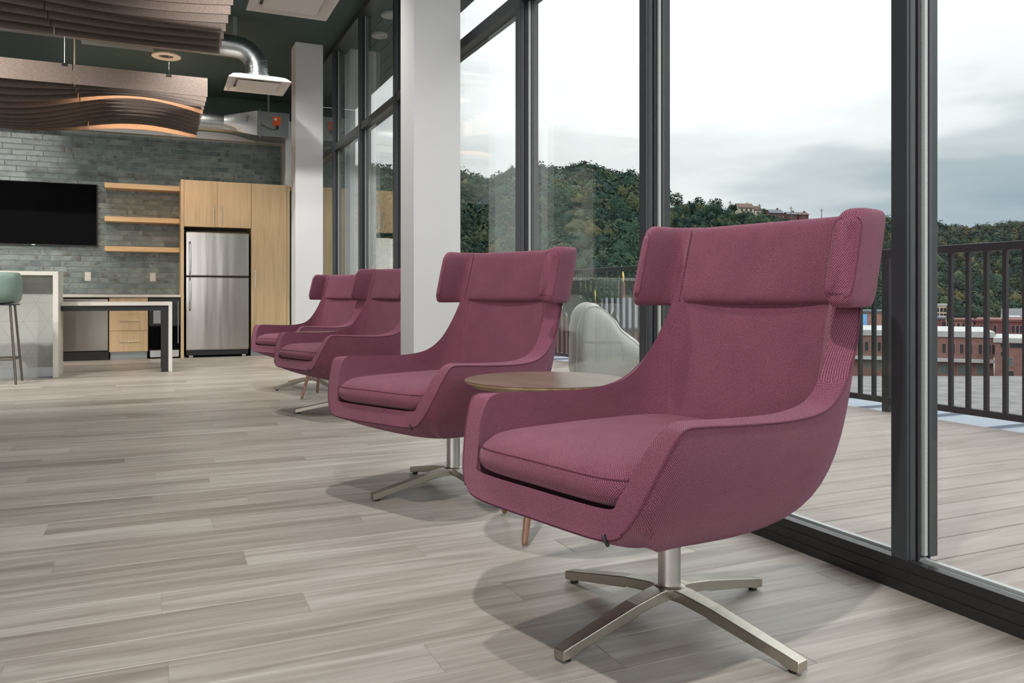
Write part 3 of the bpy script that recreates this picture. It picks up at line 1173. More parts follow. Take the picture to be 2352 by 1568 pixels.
for z0, z1, hz0, hz1 in ((1.108, 1.700, 1.13, 1.56), (0.10, 1.090, 0.64, 1.07)):
    d = bowed_door(z0, z1).build('door', 'stainless', t, smooth=True, angle=30)
    MB().tube([(0.045, 0.01, hz0), (0.045, -0.035, hz0 + 0.03), (0.045, -0.042, (hz0 + hz1) / 2), (0.045, -0.035, hz1 - 0.03), (0.045, 0.01, hz1)], 0.014, 10).build('handle', 'chrome', d, smooth=True)
B(0.01, FW - 0.01, 0.03, 0.07, 0.03, 0.098).build('grille', 'black_plastic', t)
for x in (0.06, FW - 0.06):
    MB().tube([(x - 0.025, 0.06, 0.022), (x + 0.025, 0.06, 0.022)], 0.021, 12).build('roller', 'white_plastic', t, smooth=True)

# dishwasher, drawers, under-counter dispenser, worktop
t = thing('dishwasher', 'stainless dishwasher with black kick plate under the back counter', 'dishwasher', (-1.07, YC - 0.01, 0))
B(0.0, 0.555, 0.03, 0.60, 0.02, 0.812).build('body', 'black_plastic', t)
B(0.004, 0.551, 0.0, 0.03, 0.125, 0.795).build('door', 'stainless_flat', t, bevel=0.004)
B(0.0, 0.555, 0.012, 0.05, 0.797, 0.816).build('control_strip', 'black_plastic', t)
B(0.0, 0.56, 0.015, 0.05, 0.004, 0.115).build('kick_plate', 'black_plastic', t)
t = thing('drawer_cabinet', 'oak three-drawer base cabinet beside the dishwasher', 'cabinet', (-0.508, YC, 0))
B(0.001, 0.464, 0.021, 0.6, 0.10, 0.815).build('body', 'oak', t)
B(0.012, 0.452, 0.06, 0.4, 0.001, 0.10).build('toe_kick', 'sill', t)
for z0, z1, h in ((0.105, 0.375, True), (0.379, 0.650, True), (0.654, 0.812, True)):
    d = B(0.003, 0.462, 0.0, 0.02, z0, z1).build('drawer', 'oak', t, bevel=0.001)
    bar_handle(d, (0.115, 0, (z0 + z1) / 2), (0.35, 0, (z0 + z1) / 2), (0, -0.028, 0), 0.005)
t = thing('water_dispenser', 'black under-counter beverage dispenser left of the oak side panel', 'appliance', (-0.038, YC - 0.005, 0))
B(0.004, 0.388, 0.03, 0.60, 0.03, 0.812).build('body', 'black_plastic', t)
B(0.004, 0.388, 0.0, 0.028, 0.44, 0.80).build('upper_front', 'frame_base', t, bevel=0.004)
B(0.004, 0.388, 0.0, 0.028, 0.125, 0.425).build('lower_front', 'screen', t, bevel=0.004)
B(0.055, 0.165, -0.012, 0.002, 0.465, 0.70).build('dispensing_recess', 'sill', t, bevel=0.006)
MB().tube([(0.11, -0.012, 0.66), (0.11, -0.045, 0.655), (0.11, -0.05, 0.63)], 0.012, 10).build('spout', 'chrome', t, smooth=True)
MB().box(0.02, 0.37, 0.004, 0.03, 0.02, 0.11).build('grille', 'chrome', t)
bar_handle(t, (0.36, 0, 0.2), (0.36, 0, 0.76), (0, -0.03, 0), 0.006)
tag(MB().box(-3.4, 0.355, YC - 0.035, YB - 0.012, 0.818, 0.849).build('back_countertop', 'quartz', bevel=0.002), 'white quartz worktop along the tiled kitchen wall', 'worktop')
t = thing('base_cabinet', 'oak base cabinet behind the white bar', 'cabinet', (-3.4, YC, 0))
B(0.0, 2.325, 0.02, 0.6, 0.001, 0.816).build('body', 'oak', t)

# low counter with waterfall end and black steel frame
t = thing('low_counter', 'low white counter table with a black steel frame, beside the taller bar', 'counter', (-0.866, 9.60, 0))
MB().prism([(0, 0.728), (1.035, 0.728), (1.035, 0.001), (1.072, 0.001), (1.072, 0.768), (0, 0.768)], 'y', 0.0, 0.66).build('top', 'quartz', t, bevel=0.002)
fr = MB().box(0.003, 1.032, 0.02, 0.07, 0.672, 0.726).box(0.003, 1.032, 0.59, 0.64, 0.672, 0.726).box(0.96, 1.032, 0.07, 0.59, 0.69, 0.726)
fr.build('frame', 'black_plastic', t)
for y_ in (0.02, 0.58):
    B(0.962, 1.030, y_, y_ + 0.06, 0.001, 0.672).build('leg', 'black_plastic', t)

# tall bar with waterfall end
t = thing('bar_counter', 'tall white waterfall bar with a patterned grey front panel', 'counter', (-0.868, 9.36, 0))
MB().prism([(-3.0, 1.040), (-0.048, 1.040), (-0.048, 0.001), (0, 0.001), (0, 1.080), (-3.0, 1.080)], 'y', 0.0, 0.50).build('top', 'quartz', t, bevel=0.002)


def triangle_panel():
    m, nt, b, L = new_mat('triangle_line_laminate')
    tc = nd(nt, 'ShaderNodeTexCoord')
    sx = nd(nt, 'ShaderNodeSeparateXYZ')
    L.new(tc.outputs['Object'], sx.inputs[0])
    acc = None
    for ang in (0, 60, 120):
        c, s = math.cos(math.radians(ang)) / 0.19, math.sin(math.radians(ang)) / 0.19
        m1 = nd(nt, 'ShaderNodeMath', operation='MULTIPLY'); m1.inputs[1].default_value = s
        L.new(sx.outputs['X'], m1.inputs[0])
        m2 = nd(nt, 'ShaderNodeMath', operation='MULTIPLY_ADD'); m2.inputs[1].default_value = c
        L.new(sx.outputs['Z'], m2.inputs[0]); L.new(m1.outputs[0], m2.inputs[2])
        f = nd(nt, 'ShaderNodeMath', operation='FRACT'); L.new(m2.outputs[0], f.inputs[0])
        g = nd(nt, 'ShaderNodeMath', operation='LESS_THAN'); g.inputs[1].default_value = 0.03
        L.new(f.outputs[0], g.inputs[0])
        if acc is None:
            acc = g.outputs[0]
        else:
            mx = nd(nt, 'ShaderNodeMath', operation='MAXIMUM')
            L.new(acc, mx.inputs[0]); L.new(g.outputs[0], mx.inputs[1])
            acc = mx.outputs[0]
    mx = nd(nt, 'ShaderNodeMix', data_type='RGBA')
    L.new(acc, mx.inputs[0])
    mx.inputs[6].default_value = (0.40, 0.41, 0.39, 1)
    mx.inputs[7].default_value = (0.33, 0.34, 0.325, 1)
    L.new(mx.outputs[2], b.inputs['Base Color'])
    b.inputs['Roughness'].default_value = 0.5
    return m


B(-3.0, -0.049, 0.16, 0.19, 0.10, 1.039).build('front_panel', triangle_panel(), t)
B(-3.0, -0.049, 0.162, 0.186, 0.001, 0.10).build('kick_plate', 'sill', t)

# bar stool seen from behind
t = thing('bar_stool', 'mint green upholstered bar stool with thin bronze legs at the left edge', 'stool', (-1.365, 8.98, 0))


def stool_back():
    rows = []
    n = 40
    prof = [(0.0, 0.0, 0.755), (0.0, 0.10, 0.755), (0.0, 0.19, 0.765), (0.0, 0.212, 0.79), (0.0, 0.222, 0.86), (0.0, 0.226, 0.98), (0.0, 0.222, 1.03), (0.0, 0.205, 1.052), (0, 0.186, 1.045), (0, 0.176, 1.02), (0, 0.172, 0.90), (0, 0.168, 0.84), (0, 0.12, 0.82), (0, 0.0, 0.82)]
    for _, r, z in prof:
        rw = []
        for k in range(n):
            a = 2 * math.pi * k / n
            ca, sa = math.cos(a), math.sin(a)
            ex = math.copysign(abs(ca) ** 0.5, ca)
            ey = math.copysign(abs(sa) ** 0.5, sa)
            zz = z
            if z > 0.80 and sa > 0:            # low open front on the bar side
                zz = 0.80 + (z - 0.80) * max(0.0, 1 - sa * 1.25)
            rw.append((ex * r, ey * r, zz))
        rows.append(rw)
    return MB().grid(rows, close_v=True)


stool_back().build('seat_shell', 'mint', t, smooth=True, angle=0)
B(-0.19, 0.19, -0.19, 0.19, 0.742, 0.757).build('seat_base', 'black_plastic', t, bevel=0.004)
lg = []
for sx_, sy_ in ((-1, -1), (1, -1), (1, 1), (-1, 1)):
    MB().tube([(sx_ * 0.15, sy_ * 0.14, 0.745), (sx_ * 0.205, sy_ * 0.20, 0.002)], 0.011, 10).build('leg', 'bronze', t, smooth=True)
MB().tube([(-0.187, -0.180, 0.235), (0.187, -0.180, 0.235)], 0.009, 8).tube([(0.187, -0.18, 0.235), (0.187, 0.18, 0.235)], 0.009, 8).tube([(-0.187, -0.18, 0.235), (-0.187, 0.18, 0.235)], 0.009, 8).tube([(-0.187, 0.18, 0.235), (0.187, 0.18, 0.235)], 0.009, 8).build('foot_ring', 'bronze', t, smooth=True)

# television
t = thing('television', 'large black flat television mounted on the teal tile wall', 'television', (-1.43, YB - 0.07, 1.51))
B(-0.755, 0.755, 0.0, 0.045, 0.0, 0.845).build('bezel', 'black_plastic', t, bevel=0.003)
B(-0.745, 0.745, -0.0015, 0.001, 0.012, 0.835).build('screen', 'screen', t)
B(-0.2, 0.2, 0.04, 0.058, 0.25, 0.6).build('wall_mount', 'black_plastic', t)
B(-0.02, 0.02, -0.004, 0.0, 0.002, 0.009).build('logo_badge', 'chrome', t)

for z0, nm in ((2.292, 'top'), (1.842, 'middle'), (1.440, 'bottom')):
    o = B(-0.579, 0.355, YB - 0.29, YB - 0.014, z0, z0 + 0.066).build('wall_shelf', 'oak_h', bevel=0.0015)
    tag(o, '%s floating oak shelf of three on the teal tile wall' % nm, 'shelf', 'floating oak shelves')

for x, lab in ((-0.795, 'white wall outlet on tiles, nearer the television'), (0.014, 'white wall outlet on tiles, nearer the refrigerator')):
    t = thing('wall_outlet', lab, 'outlet', (x, YB - 0.0175, 1.04), group='outlets on the tile wall')
    B(-0.038, 0.038, -0.004, 0.002, 0.0, 0.122).build('plate', 'white_plastic', t, bevel=0.002)
    for zc in (0.040, 0.082):
        B(-0.017, 0.017, -0.0055, -0.003, zc - 0.014, zc + 0.014).build('socket', 'diffuser', t, bevel=0.001)
t = thing('wall_outlet', 'white wall outlet low on the side of the near column', 'outlet', (1.4885, 4.955, 0.33))
B(-0.004, 0.0, -0.038, 0.038, 0.0, 0.122).build('plate', 'white_plastic', t, bevel=0.002)
for zc in (0.040, 0.082):
    B(-0.0055, -0.003, -0.017, 0.017, zc - 0.014, zc + 0.014).build('socket', 'diffuser', t, bevel=0.001)

# ------------------------------------------------------------------ ceiling fittings
XE, XJ, XS, ZB, ZT = 0.492, -0.655, -1.80, 2.75, 2.930


def fin_panel(x0, x1, zf, y, zt):
    xs = np.linspace(x0, x1, 22)
    pl = [(x, zf(x)) for x in xs] + [(x1, zt), (x0, zt)]
    return MB().prism(pl, 'y', y - 0.006, y + 0.006)


def cluster(label, ys, amp, lit, hooks):
    t = thing('acoustic_baffle', label, 'acoustic baffle', (0, 0, 0), group='wavy felt ceiling baffles')
    n = len(ys)
    for k, y in enumerate(ys):
        A = amp(k / (n - 1))

        def zf(x, A=A):
            return ZB + A * math.sin(math.pi * (XE - x) / 1.22)
        for x0, x1 in ((XJ + 0.004, XE), (XS, XJ - 0.004)):
            fin_panel(x0, x1, zf, y, ZT).build('fin', 'felt', t)
        if k in lit:
            # LED strip fixed to the back of the fin in front
            m = MB()
            xs = np.linspace(XJ + 0.02, XE - 0.02, 12)
            y0 = ys[k - 1] + 0.0065
            Ap = amp((k - 1) / (n - 1))
            zf = lambda x, A=Ap: ZB + A * math.sin(math.pi * (XE - x) / 1.22) - 0.045
            for a, b in zip(xs[:-1], xs[1:]):
                m.add([(a, y0, zf(a) + 0.085), (b, y0, zf(b) + 0.085), (b, y0, zf(b) + 0.10), (a, y0, zf(a) + 0.10),
                       (a, y0 + 0.008, zf(a) + 0.085), (b, y0 + 0.008, zf(b) + 0.085), (b, y0 + 0.008, zf(b) + 0.10), (a, y0 + 0.008, zf(a) + 0.10)],
                      [(0, 1, 2, 3), (4, 5, 6, 7), (0, 1, 5, 4), (2, 3, 7, 6), (0, 3, 7, 4), (1, 2, 6, 5)])
            m.build('led_strip', 'led', t)
    clip = B(-0.022, 0.022, -0.010, 0.010, -0.022, 0.004).mesh('hanger_clip')
    clip.materials.append(M['black_plastic'])
    cab = MB().tube([(0, 0, 0), (0, 0, CEIL - ZT)], 0.0008, 6).mesh('cable')
    cab.materials.append(M['chrome'])
    for x in hooks:
        for y in (ys[0], ys[-1]):
            h = link('hanger_clip', clip, None, t)
            h.location = (x, y, ZT)
            link('cable', cab, None, h)
    return t


cluster('nearer wavy taupe felt ceiling baffle, upper left', list(np.linspace(4.66, 6.775, 12)), lambda s: -0.070 * (1 - s) - 0.006, (), (-1.5, -0.55, 0.12))
cluster('farther wavy taupe felt ceiling baffle with two warm light strips', list(np.linspace(8.30, 10.51, 12)),
        lambda s: 0.004 + 0.115 * math.sin(math.pi * min(1, s * 0.86)), (4, 11), (-1.55, -0.72, 0.15))


def square_diffuser(x, y, label):
    t = thing('air_diffuser', label, 'air vent', (x, y, 3.02), group='square supply diffusers')
    s = 0.305
    m = MB()
    lv = [(s, 0.0), (s, 0.006), (s - 0.05, 0.05), (s - 0.12, 0.075), (0.13, 0.075), (0.13, 0.06)]
    rows = [[(-a, -a, z), (a, -a, z), (a, a, z), (-a, a, z)] for a, z in lv]
    m.grid(rows, close_v=True)
    m.f.append((20, 21, 22, 23))
    m.build('housing', 'diffuser', t)
    m = MB()
    rows = [[(-a, -a, z), (a, -a, z), (a, a, z), (-a, a, z)] for a, z in ((s, -0.001), (s - 0.028, -0.004), (s - 0.085, 0.028), (s - 0.085, 0.034))]
    m.grid(rows, close_v=True)
    m.build('rim', 'diffuser', t)
    B(-0.205, 0.205, -0.205, 0.205, -0.003, 0.006).build('face_plate', 'diffuser', t, bevel=0.004)
    B(-0.06, 0.06, -0.06, 0.06, 0.006, 0.07).build('plate_mount', 'black_plastic', t)
    MB().lathe([(0.128, 0.074), (0.128, 0.12), (0.112, 0.122), (0.112, 0.128)], 32).build('collar', 'galv', t, smooth=True)
    return t


square_diffuser(1.005, 8.775, 'smaller-looking square white ceiling diffuser below the bent duct')
square_diffuser(0.965, 6.165, 'larger-looking square white ceiling diffuser cut by the top edge')


def elbow(x, y, label, xl):
    t = thing('duct_elbow', label, 'duct', (x, y, 3.15))
    R, zc = 0.22, 0.04
    pts = [(0, 0, -0.0), (0, 0, zc)] + [(-R + R * math.cos(a), 0, zc + R * math.sin(a)) for a in np.linspace(0.0, math.pi / 2, 6)[1:]]
    m = MB()
    m.tube(pts, 0.112, 28)
    m.build('bend', 'galv', t, smooth=True, angle=14)
    for i, p in enumerate(pts[1:]):
        a = 0 if i == 0 else (math.pi / 2) * i / 5
        ring = []
        d = Vector((-math.sin(a), 0, math.cos(a)))
        MB().tube([Vector(p) - d * 0.004, Vector(p) + d * 0.004], 0.116, 28).build('seam_band', 'galv', t, smooth=True, angle=30)
    MB().tube([(-R, 0, zc + R), (xl - x, 0, zc + R)], 0.112, 28).build('straight_run', 'galv', t, smooth=True, angle=30)
    B(-R - 0.02, -R + 0.02, -0.002, 0.002, zc + R + 0.1, CEIL - 3.15).build('hanger_strap', 'galv', t)
    return t


elbow(1.005, 8.775, 'round galvanised duct bending down to the smaller-looking diffuser', -1.9)

t = thing('supply_duct', 'galvanised round duct widening to a box, high by the tile wall', 'duct', (0.20, 11.75, 3.21))
MB().tube([(-2.2, 0, 0), (0.70, 0, 0)], 0.130, 32).build('round_run', 'galv', t, smooth=True, angle=30)
for x in (-0.6, 0.28, 0.52, 0.68):
    MB().tube([(x - 0.006, 0, 0), (x + 0.006, 0, 0)], 0.134, 32).build('seam_band', 'galv', t, smooth=True, angle=30)
rows = []
for s in np.linspace(0, 1, 5):
    rw = []
    for k in range(32):
        a = 2 * math.pi * k / 32
        ca, sa = math.cos(a), math.sin(a)
        mx_ = max(abs(ca), abs(sa))
        c = Vector((0, 0.130 * ca, 0.130 * sa))
        q = Vector((0, 0.22 * ca / mx_, 0.17 * sa / mx_))
        p = c.lerp(q, s)
        rw.append((0.70 + 0.42 * s, p.y, p.z))
    rows.append(rw)
MB().grid(rows, close_v=True).build('transition', 'galv', t, smooth=True, angle=20)
B(1.12, 1.55, -0.22, 0.22, -0.17, 0.17).build('box_section', 'galv', t, bevel=0.003)
B(1.15, 1.165, -0.235, 0.235, -0.20, 0.185).build('flange', 'galv', t)
B(0.98, 1.08, -0.195, -0.185, 0.02, 0.10).build('access_cover', 'galv', t)
ac = MB().box(1.33, 1.43, -0.27, -0.222, -0.02, 0.10).build('actuator', 'orange', t, bevel=0.006)
MB().tube([(1.36, -0.262, 0.06), (1.36, -0.285, 0.06)], 0.02, 12).build('dial', 'white_plastic', ac, smooth=True)
MB().box(1.375, 1.40, -0.262, -0.225, -0.07, -0.021).build('lever', 'black_plastic', ac)
MB().tube([(1.39, -0.24, -0.065), (1.36, -0.26, -0.085), (1.28, -0.26, -0.07), (1.18, -0.245, -0.02)], 0.004, 6).build('wire', 'black_plastic', ac, smooth=True)
for x in (0.1, 1.3):
    B(x - 0.012, x + 0.012, -0.003, 0.003, 0.125, CEIL - 3.21).build('hanger_strap', 'galv', t)
tag(B(-3.0, 1.76, YB - 0.05, YB - 0.0005, TILE_TOP + 0.002, 3.34).build('trim_1', 'white_paint'), kind='structure')

for x, y, r, lab in ((0.16, 10.53, 0.165, 'round white ceiling speaker with dark centre'), (-0.60, 10.12, 0.12, 'small round white ceiling disc, partly hidden by the felt baffle')):
    t = thing('ceiling_speaker', lab, 'speaker', (x, y, CEIL))
    MB().lathe([(r, 0.0), (r, -0.016), (r - 0.012, -0.022), (r * 0.55, -0.020), (r * 0.50, -0.006)], 32).build('ring', 'diffuser', t, smooth=True, angle=30)
    MB().lathe([(0, -0.008), (r * 0.5, -0.008), (r * 0.5, -0.001), (0, -0.001)], 24).build('grille', 'black_plastic', t, smooth=True)
tag(B(-0.72, 0.02, 9.55, 10.25, CEIL - 0.055, CEIL - 0.0005).build('access_panel', 'sill', bevel=0.006), 'flat grey panel on the dark ceiling between the two felt baffles', 'ceiling panel')
tag(MB().tube([(-0.72, 9.3, 2.97), (-0.72, 9.3, CEIL)], 0.008, 8).build('hanging_rod', 'white_plastic', smooth=True), 'thin white rod hanging from the dark ceiling between the felt baffles', 'rod')

# ------------------------------------------------------------------ bean bags on the terrace
def beanbag(label, loc, rz, prof, width):
    t = thing('bean_bag', label, 'bean bag', loc, rz, 'pale grey bean bag loungers')
    P = catmull(prof, 5)
    c = np.array([P[:, 0].mean(), 0.30])
    rows = []
    nw = 22
    for i in range(nw + 1):
        w = -1 + 2 * i / nw
        k = 1 - 0.09 * abs(w) ** 4
        k *= 1.0 if abs(w) < 0.999 else 0.86
        rw = []
        for q, p in enumerate(P):
            s = c + (p - c) * k
            s[1] = max(0.004, s[1])
            nz = mnoise.noise(Vector((p[0] * 9, w * 3, p[1] * 9 + loc[0] * 7))) * 0.012 + mnoise.noise(Vector((p[0] * 16, w * 5, p[1] * 18))) * 0.004
            rw.append((s[0] + nz, w * width / 2, max(0.004, s[1] + nz)))
        rows.append(rw)
    m = MB()
    m.grid(rows)
    for b in (0, nw * len(P)):
        idx = list(range(b, b + len(P)))
        cc = np.mean(np.array([m.v[i] for i in idx]), axis=0)
        m.v.append((cc[0], cc[1] * 1.06, cc[2]))
        ci = len(m.v) - 1
        for a, b2 in zip(idx[:-1], idx[1:]):
            m.f.append((a, b2, ci))
        m.f.append((idx[-1], idx[0], ci))
    # close the seam of the ring
    n = len(P)
    for i in range(nw):
        m.f.append((i * n, (i + 1) * n, (i + 1) * n + n - 1, i * n + n - 1))
    body = m.build('cover', 'canvas', t, smooth=True, angle=60)
    for sd in (1, nw - 1):
        sp = [Vector(rows[sd][q]) for q in range(3, len(P) - 3)]
        MB().tube(sp, 0.005, 6).build('seam', 'canvas', t, smooth=True)
    return t


prof1 = [(0.0, 0.005), (-0.045, 0.25), (-0.05, 0.55), (-0.035, 0.69), (0.02, 0.765), (0.10, 0.775), (0.18, 0.72), (0.29, 0.60), (0.43, 0.48), (0.56, 0.40), (0.70, 0.37), (0.80, 0.30), (0.82, 0.15), (0.79, 0.005)]
beanbag('pale grey bean bag lounger on the deck, seen behind the round side table', (2.83, 5.16, 0), -YAW, prof1, 0.72)
prof2 = [(0.0, 0.005), (-0.05, 0.22), (-0.02, 0.45), (0.06, 0.62), (0.09, 0.74), (0.16, 0.775), (0.26, 0.70), (0.38, 0.52), (0.48, 0.42), (0.58, 0.34), (0.64, 0.2), (0.62, 0.005)]
beanbag('pale grey bean bag mostly hidden behind the nearest armchair', (2.995, 4.247, 0), -YAW, prof2, 0.66)

# ------------------------------------------------------------------ town below the terrace
M['ground'] = plain('valley_ground', (0.12, 0.125, 0.10), 0.9, 0, 0.4, 0.05)
M['gravel'] = plain('gravel_roof', (0.135, 0.13, 0.128), 0.95, 0, 0.35, 1.2, 0.3, 8)
M['brick_o'] = plain('orange_brick', (0.165, 0.088, 0.073), 0.9, 0, 0.2, 0.9)
M['brick_r'] = plain('dark_red_brick', (0.125, 0.045, 0.042), 0.9, 0, 0.2, 0.9)
M['brick_s'] = plain('salmon_brick', (0.28, 0.15, 0.12), 0.9, 0, 0.15, 0.9)
M['cream'] = plain('cream_render', (0.52, 0.44, 0.33), 0.8, 0, 0.1, 0.6)
M['white_roof'] = plain('white_roof_membrane', (0.32, 0.32, 0.315), 0.7, 0, 0.06, 0.4)
M['slate'] = plain('slate_roof', (0.085, 0.092, 0.105), 0.7, 0, 0.2, 0.8)
M['red_roof'] = plain('brown_red_roof', (0.10, 0.055, 0.047), 0.8, 0, 0.15, 0.8)
M['win'] = plain('dark_window', (0.022, 0.028, 0.034), 0.15)
M['teal_win'] = plain('shop_glass', (0.075, 0.11, 0.105), 0.2)
M['gold'] = plain('gilded_dome', (0.85, 0.60, 0.18), 0.28, 1.0)
M['car_red'] = plain('red_car_paint', (0.42, 0.03, 0.03), 0.25, coat=0.5)
M['blue_sign'] = plain('blue_mural', (0.14, 0.33, 0.58), 0.6, 0, 0.3, 0.25)
M['pole'] = plain('weathered_pole', (0.09, 0.085, 0.08), 0.8)
tag(B(5.3, 1400, -500, 1500, -12.9, -12.4).build('valley_ground', 'ground'), kind='structure')


def oriented(parent, mb, d):
    return mb


def building(name, label, u0, u1, y_top, y_bot, D, depth, mat, roof='flat', roofmat='white_roof', parapet=0.5, cat='building', wins=None, band=None, rise=3.0):
    """front facade spans bearings u0..u1 at range D, square to the line of sight of its centre"""
    uc = (u0 + u1) / 2
    c = far(uc, HORIZON, D)
    dirv = Vector((c.x, c.y, 0)).normalized()
    rz = math.atan2(dirv.y, dirv.x) - math.pi / 2
    wdt = (u1 - u0) / F_PX * D * (1.0 / math.sqrt(1 + ((uc - 1176) / F_PX) ** 2)) * 1.0
    z1 = CAM_H + (HORIZON - y_top) / F_PX * D
    z0 = -12.4
    rng_d = math.hypot(c.x, c.y)
    t = thing(name, label, cat, (c.x, c.y, z0), rz)
    h = z1 - z0
    px = D / F_PX
    if roof == 'gable':
        MB().prism([(-wdt / 2, 0), (wdt / 2, 0), (wdt / 2, h - rise), (0, h), (-wdt / 2, h - rise)], 'y', 0, depth).build('wall', mat, t)
        for sg in (-1, 1):
            e = 0.4
            k = rise / (wdt / 2)
            m = MB().add([(sg * (wdt / 2 + e), -e, h - rise - e * k + 0.1), (0, -e, h + 0.1), (0, depth + e, h + 0.1), (sg * (wdt / 2 + e), depth + e, h - rise - e * k + 0.1),
                          (sg * (wdt / 2 + e), -e, h - rise - e * k + 0.35), (0, -e, h + 0.35), (0, depth + e, h + 0.35), (sg * (wdt / 2 + e), depth + e, h - rise - e * k + 0.35)],
                         [(0, 1, 2, 3), (4, 5, 6, 7), (0, 1, 5, 4), (1, 2, 6, 5), (2, 3, 7, 6), (3, 0, 4, 7)])
            m.build('roof', roofmat, t)
    elif roof == 'side':       # ridge parallel to the facade
        MB().prism([(0, 0), (depth, 0), (depth, h - rise), (depth / 2, h), (0, h - rise)], 'x', -wdt / 2, wdt / 2).build('wall', mat, t)
        MB().prism([(-0.5, h - rise - 0.3), (depth / 2, h + 0.05), (depth + 0.5, h - rise - 0.3), (depth + 0.5, h - rise), (depth / 2, h + 0.4), (-0.5, h - rise)], 'x', -wdt / 2 - 0.4, wdt / 2 + 0.4).build('roof', roofmat, t)
    else:
        B(-wdt / 2, wdt / 2, 0, depth, 0, h - parapet).build('wall', mat, t)
        B(-wdt / 2 - 0.2, wdt / 2 + 0.2, -0.2, depth + 0.2, h - parapet, h).build('roof', roofmat, t)
    if wins:
        for (ua, ub, ya, yb_, wm) in wins:
            x0, x1 = (ua - uc) * px, (ub - uc) * px
            za = CAM_H + (HORIZON - ya) / F_PX * D - z0
            zb_ = CAM_H + (HORIZON - yb_) / F_PX * D - z0
            wo = B(x0 - 0.08, x1 + 0.08, -0.06, 0.05, zb_ - 0.1, za + 0.08).build('window', 'brick_s', t)
            B(x0, x1, -0.10, -0.03, zb_, za).build('pane', wm, wo)
    for bd in (band or []):
        ya, yb_, bm2, out = bd
        za = CAM_H + (HORIZON - ya) / F_PX * D - z0
        zb_ = CAM_H + (HORIZON - yb_) / F_PX * D - z0
        B(-wdt / 2 - 0.1, wdt / 2 + 0.1, -out, 0.1, zb_, za).build('band', bm2, t)
    return t


up = [(u, u + 7, 787, 808, 'win') for u in (1984, 1995, 2022, 2034, 2155, 2173, 2190, 2207, 2226, 2243, 2252)]
lo = [(u, u + 8, 826, 850, 'teal_win') for u in (1984, 1997, 2022)] + [(u, u + 22, 832, 855, 'teal_win') for u in (2150, 2186, 2222)]
building('town_building', 'long orange brick building with white roof and narrow paired windows', 1900, 2274, 759, 868, 130, 24, 'brick_o', wins=up + lo,
         band=[(820, 827, 'white_roof', 1.2)], parapet=0.9)
building('town_building', 'low building with a white roof edge right of the orange brick one', 2284, 2420, 777, 866, 120, 16, 'brick_o', parapet=0.7,
         wins=[(2306, 2318, 789, 799, 'win'), (2324, 2350, 789, 799, 'win'), (2306, 2318, 809, 818, 'win'), (2318, 2330, 822, 842, 'teal_win'), (2318, 2332, 853, 866, 'win')])
building('town_building', 'dark red brick block behind the low white-roofed building', 2238, 2440, 734, 868, 175, 20, 'brick_r',
         wins=[(u, u + 6, 748, 764, 'win') for u in (2248, 2262, 2276, 2290, 2326, 2334, 2342)], parapet=0.5, roofmat='brick_r')
building('town_building', 'small white-roofed penthouse on the skyline of red brick roofs', 2310, 2342, 727, 760, 200, 14, 'white_roof')
building('town_building', 'pinkish brick rowhouse behind the orange brick building', 2183, 2236, 733, 790, 185, 14, 'brick_s', roofmat='brick_r',
         wins=[(u, u + 5, 742, 752, 'win') for u in (2190, 2200, 2210, 2220)])
building('town_building', 'tall narrow cream building at the foot of the hill', 2146, 2174, 698, 800, 230, 14, 'cream',
         wins=[(u, u + 5, 707, 716, 'win') for u in (2152, 2160, 2167)] + [(u, u + 5, 720, 727, 'win') for u in (2152, 2160, 2167)])
building('town_building', 'dark red brick warehouse left of the pinkish rowhouse', 2100, 2172, 728, 800, 190, 18, 'brick_r', roofmat='slate',
         wins=[(2160, 2168, 738, 748, 'win'), (2172, 2180, 738, 748, 'win')])
t = building('town_building', 'salmon brick building with a blue mural, seen beside the nearest armchair', 1975, 2040, 713, 800, 180, 16, 'brick_s', roofmat='slate',
             wins=[(2024, 2030, 724, 732, 'win'), (2024, 2030, 740, 748, 'win')])
B(-3.4, -1.4, -0.12, 0.0, 5.6, 9.4).build('mural', 'blue_sign', t)
building('town_building', 'grey slate-roofed house by the foot of the hill, far right', 2300, 2440, 712, 745, 260, 20, 'brick_r', 'side', 'slate', rise=3.5)
building('town_building', 'red brick building glimpsed left of the nearest armchair back', 1505, 1640, 708, 868, 150, 18, 'brick_r', parapet=0.8,
         wins=[(u, u + 6, 722, 738, 'win') for u in (1534, 1546, 1558, 1570)] + [(u, u + 6, 748, 764, 'win') for u in (1534, 1546, 1558, 1570)])
building('town_building', 'brick gabled house with white eaves left of the bean bag', 1255, 1312, 695, 868, 110, 16, 'brick_o', 'gable', 'white_roof', rise=3.0)
building('town_building', 'grey slate roofed hall behind the railing', 1385, 1500, 690, 868, 125, 14, 'brick_o', 'side', 'slate', rise=4.2)
building('town_building', 'small brick gable with white eaves in front of the slate roofed hall', 1396, 1422, 716, 868, 112, 10, 'brick_o', 'gable', 'white_roof', rise=1.6)


def domed_tower(label, u, D, y_dome_top, y_dome_bot, w_px, group=None):
    px = D / F_PX
    c = far(u, HORIZON, D)
    t = thing('church_tower', label, 'tower', (c.x, c.y, -12.4), 0.4)
    zt = CAM_H + (HORIZON - y_dome_top) * px + 12.4
    zb_ = CAM_H + (HORIZON - y_dome_bot) * px + 12.4
    r = w_px * px / 2
    H = zt - zb_
    B(-r * 0.9, r * 0.9, -r * 0.9, r * 0.9, 0, zb_).build('shaft', 'brick_o', t)
    MB().lathe([(r * 0.75, zb_ - 0.3), (r * 0.7, zb_), (r * 0.95, zb_ + H * 0.15), (r, zb_ + H * 0.3), (r * 0.75, zb_ + H * 0.5), (r * 0.25, zb_ + H * 0.68), (r * 0.07, zb_ + H * 0.8), (0.0, zb_ + H)], 20).build('dome', 'gold', t, smooth=True, angle=0)
    return t


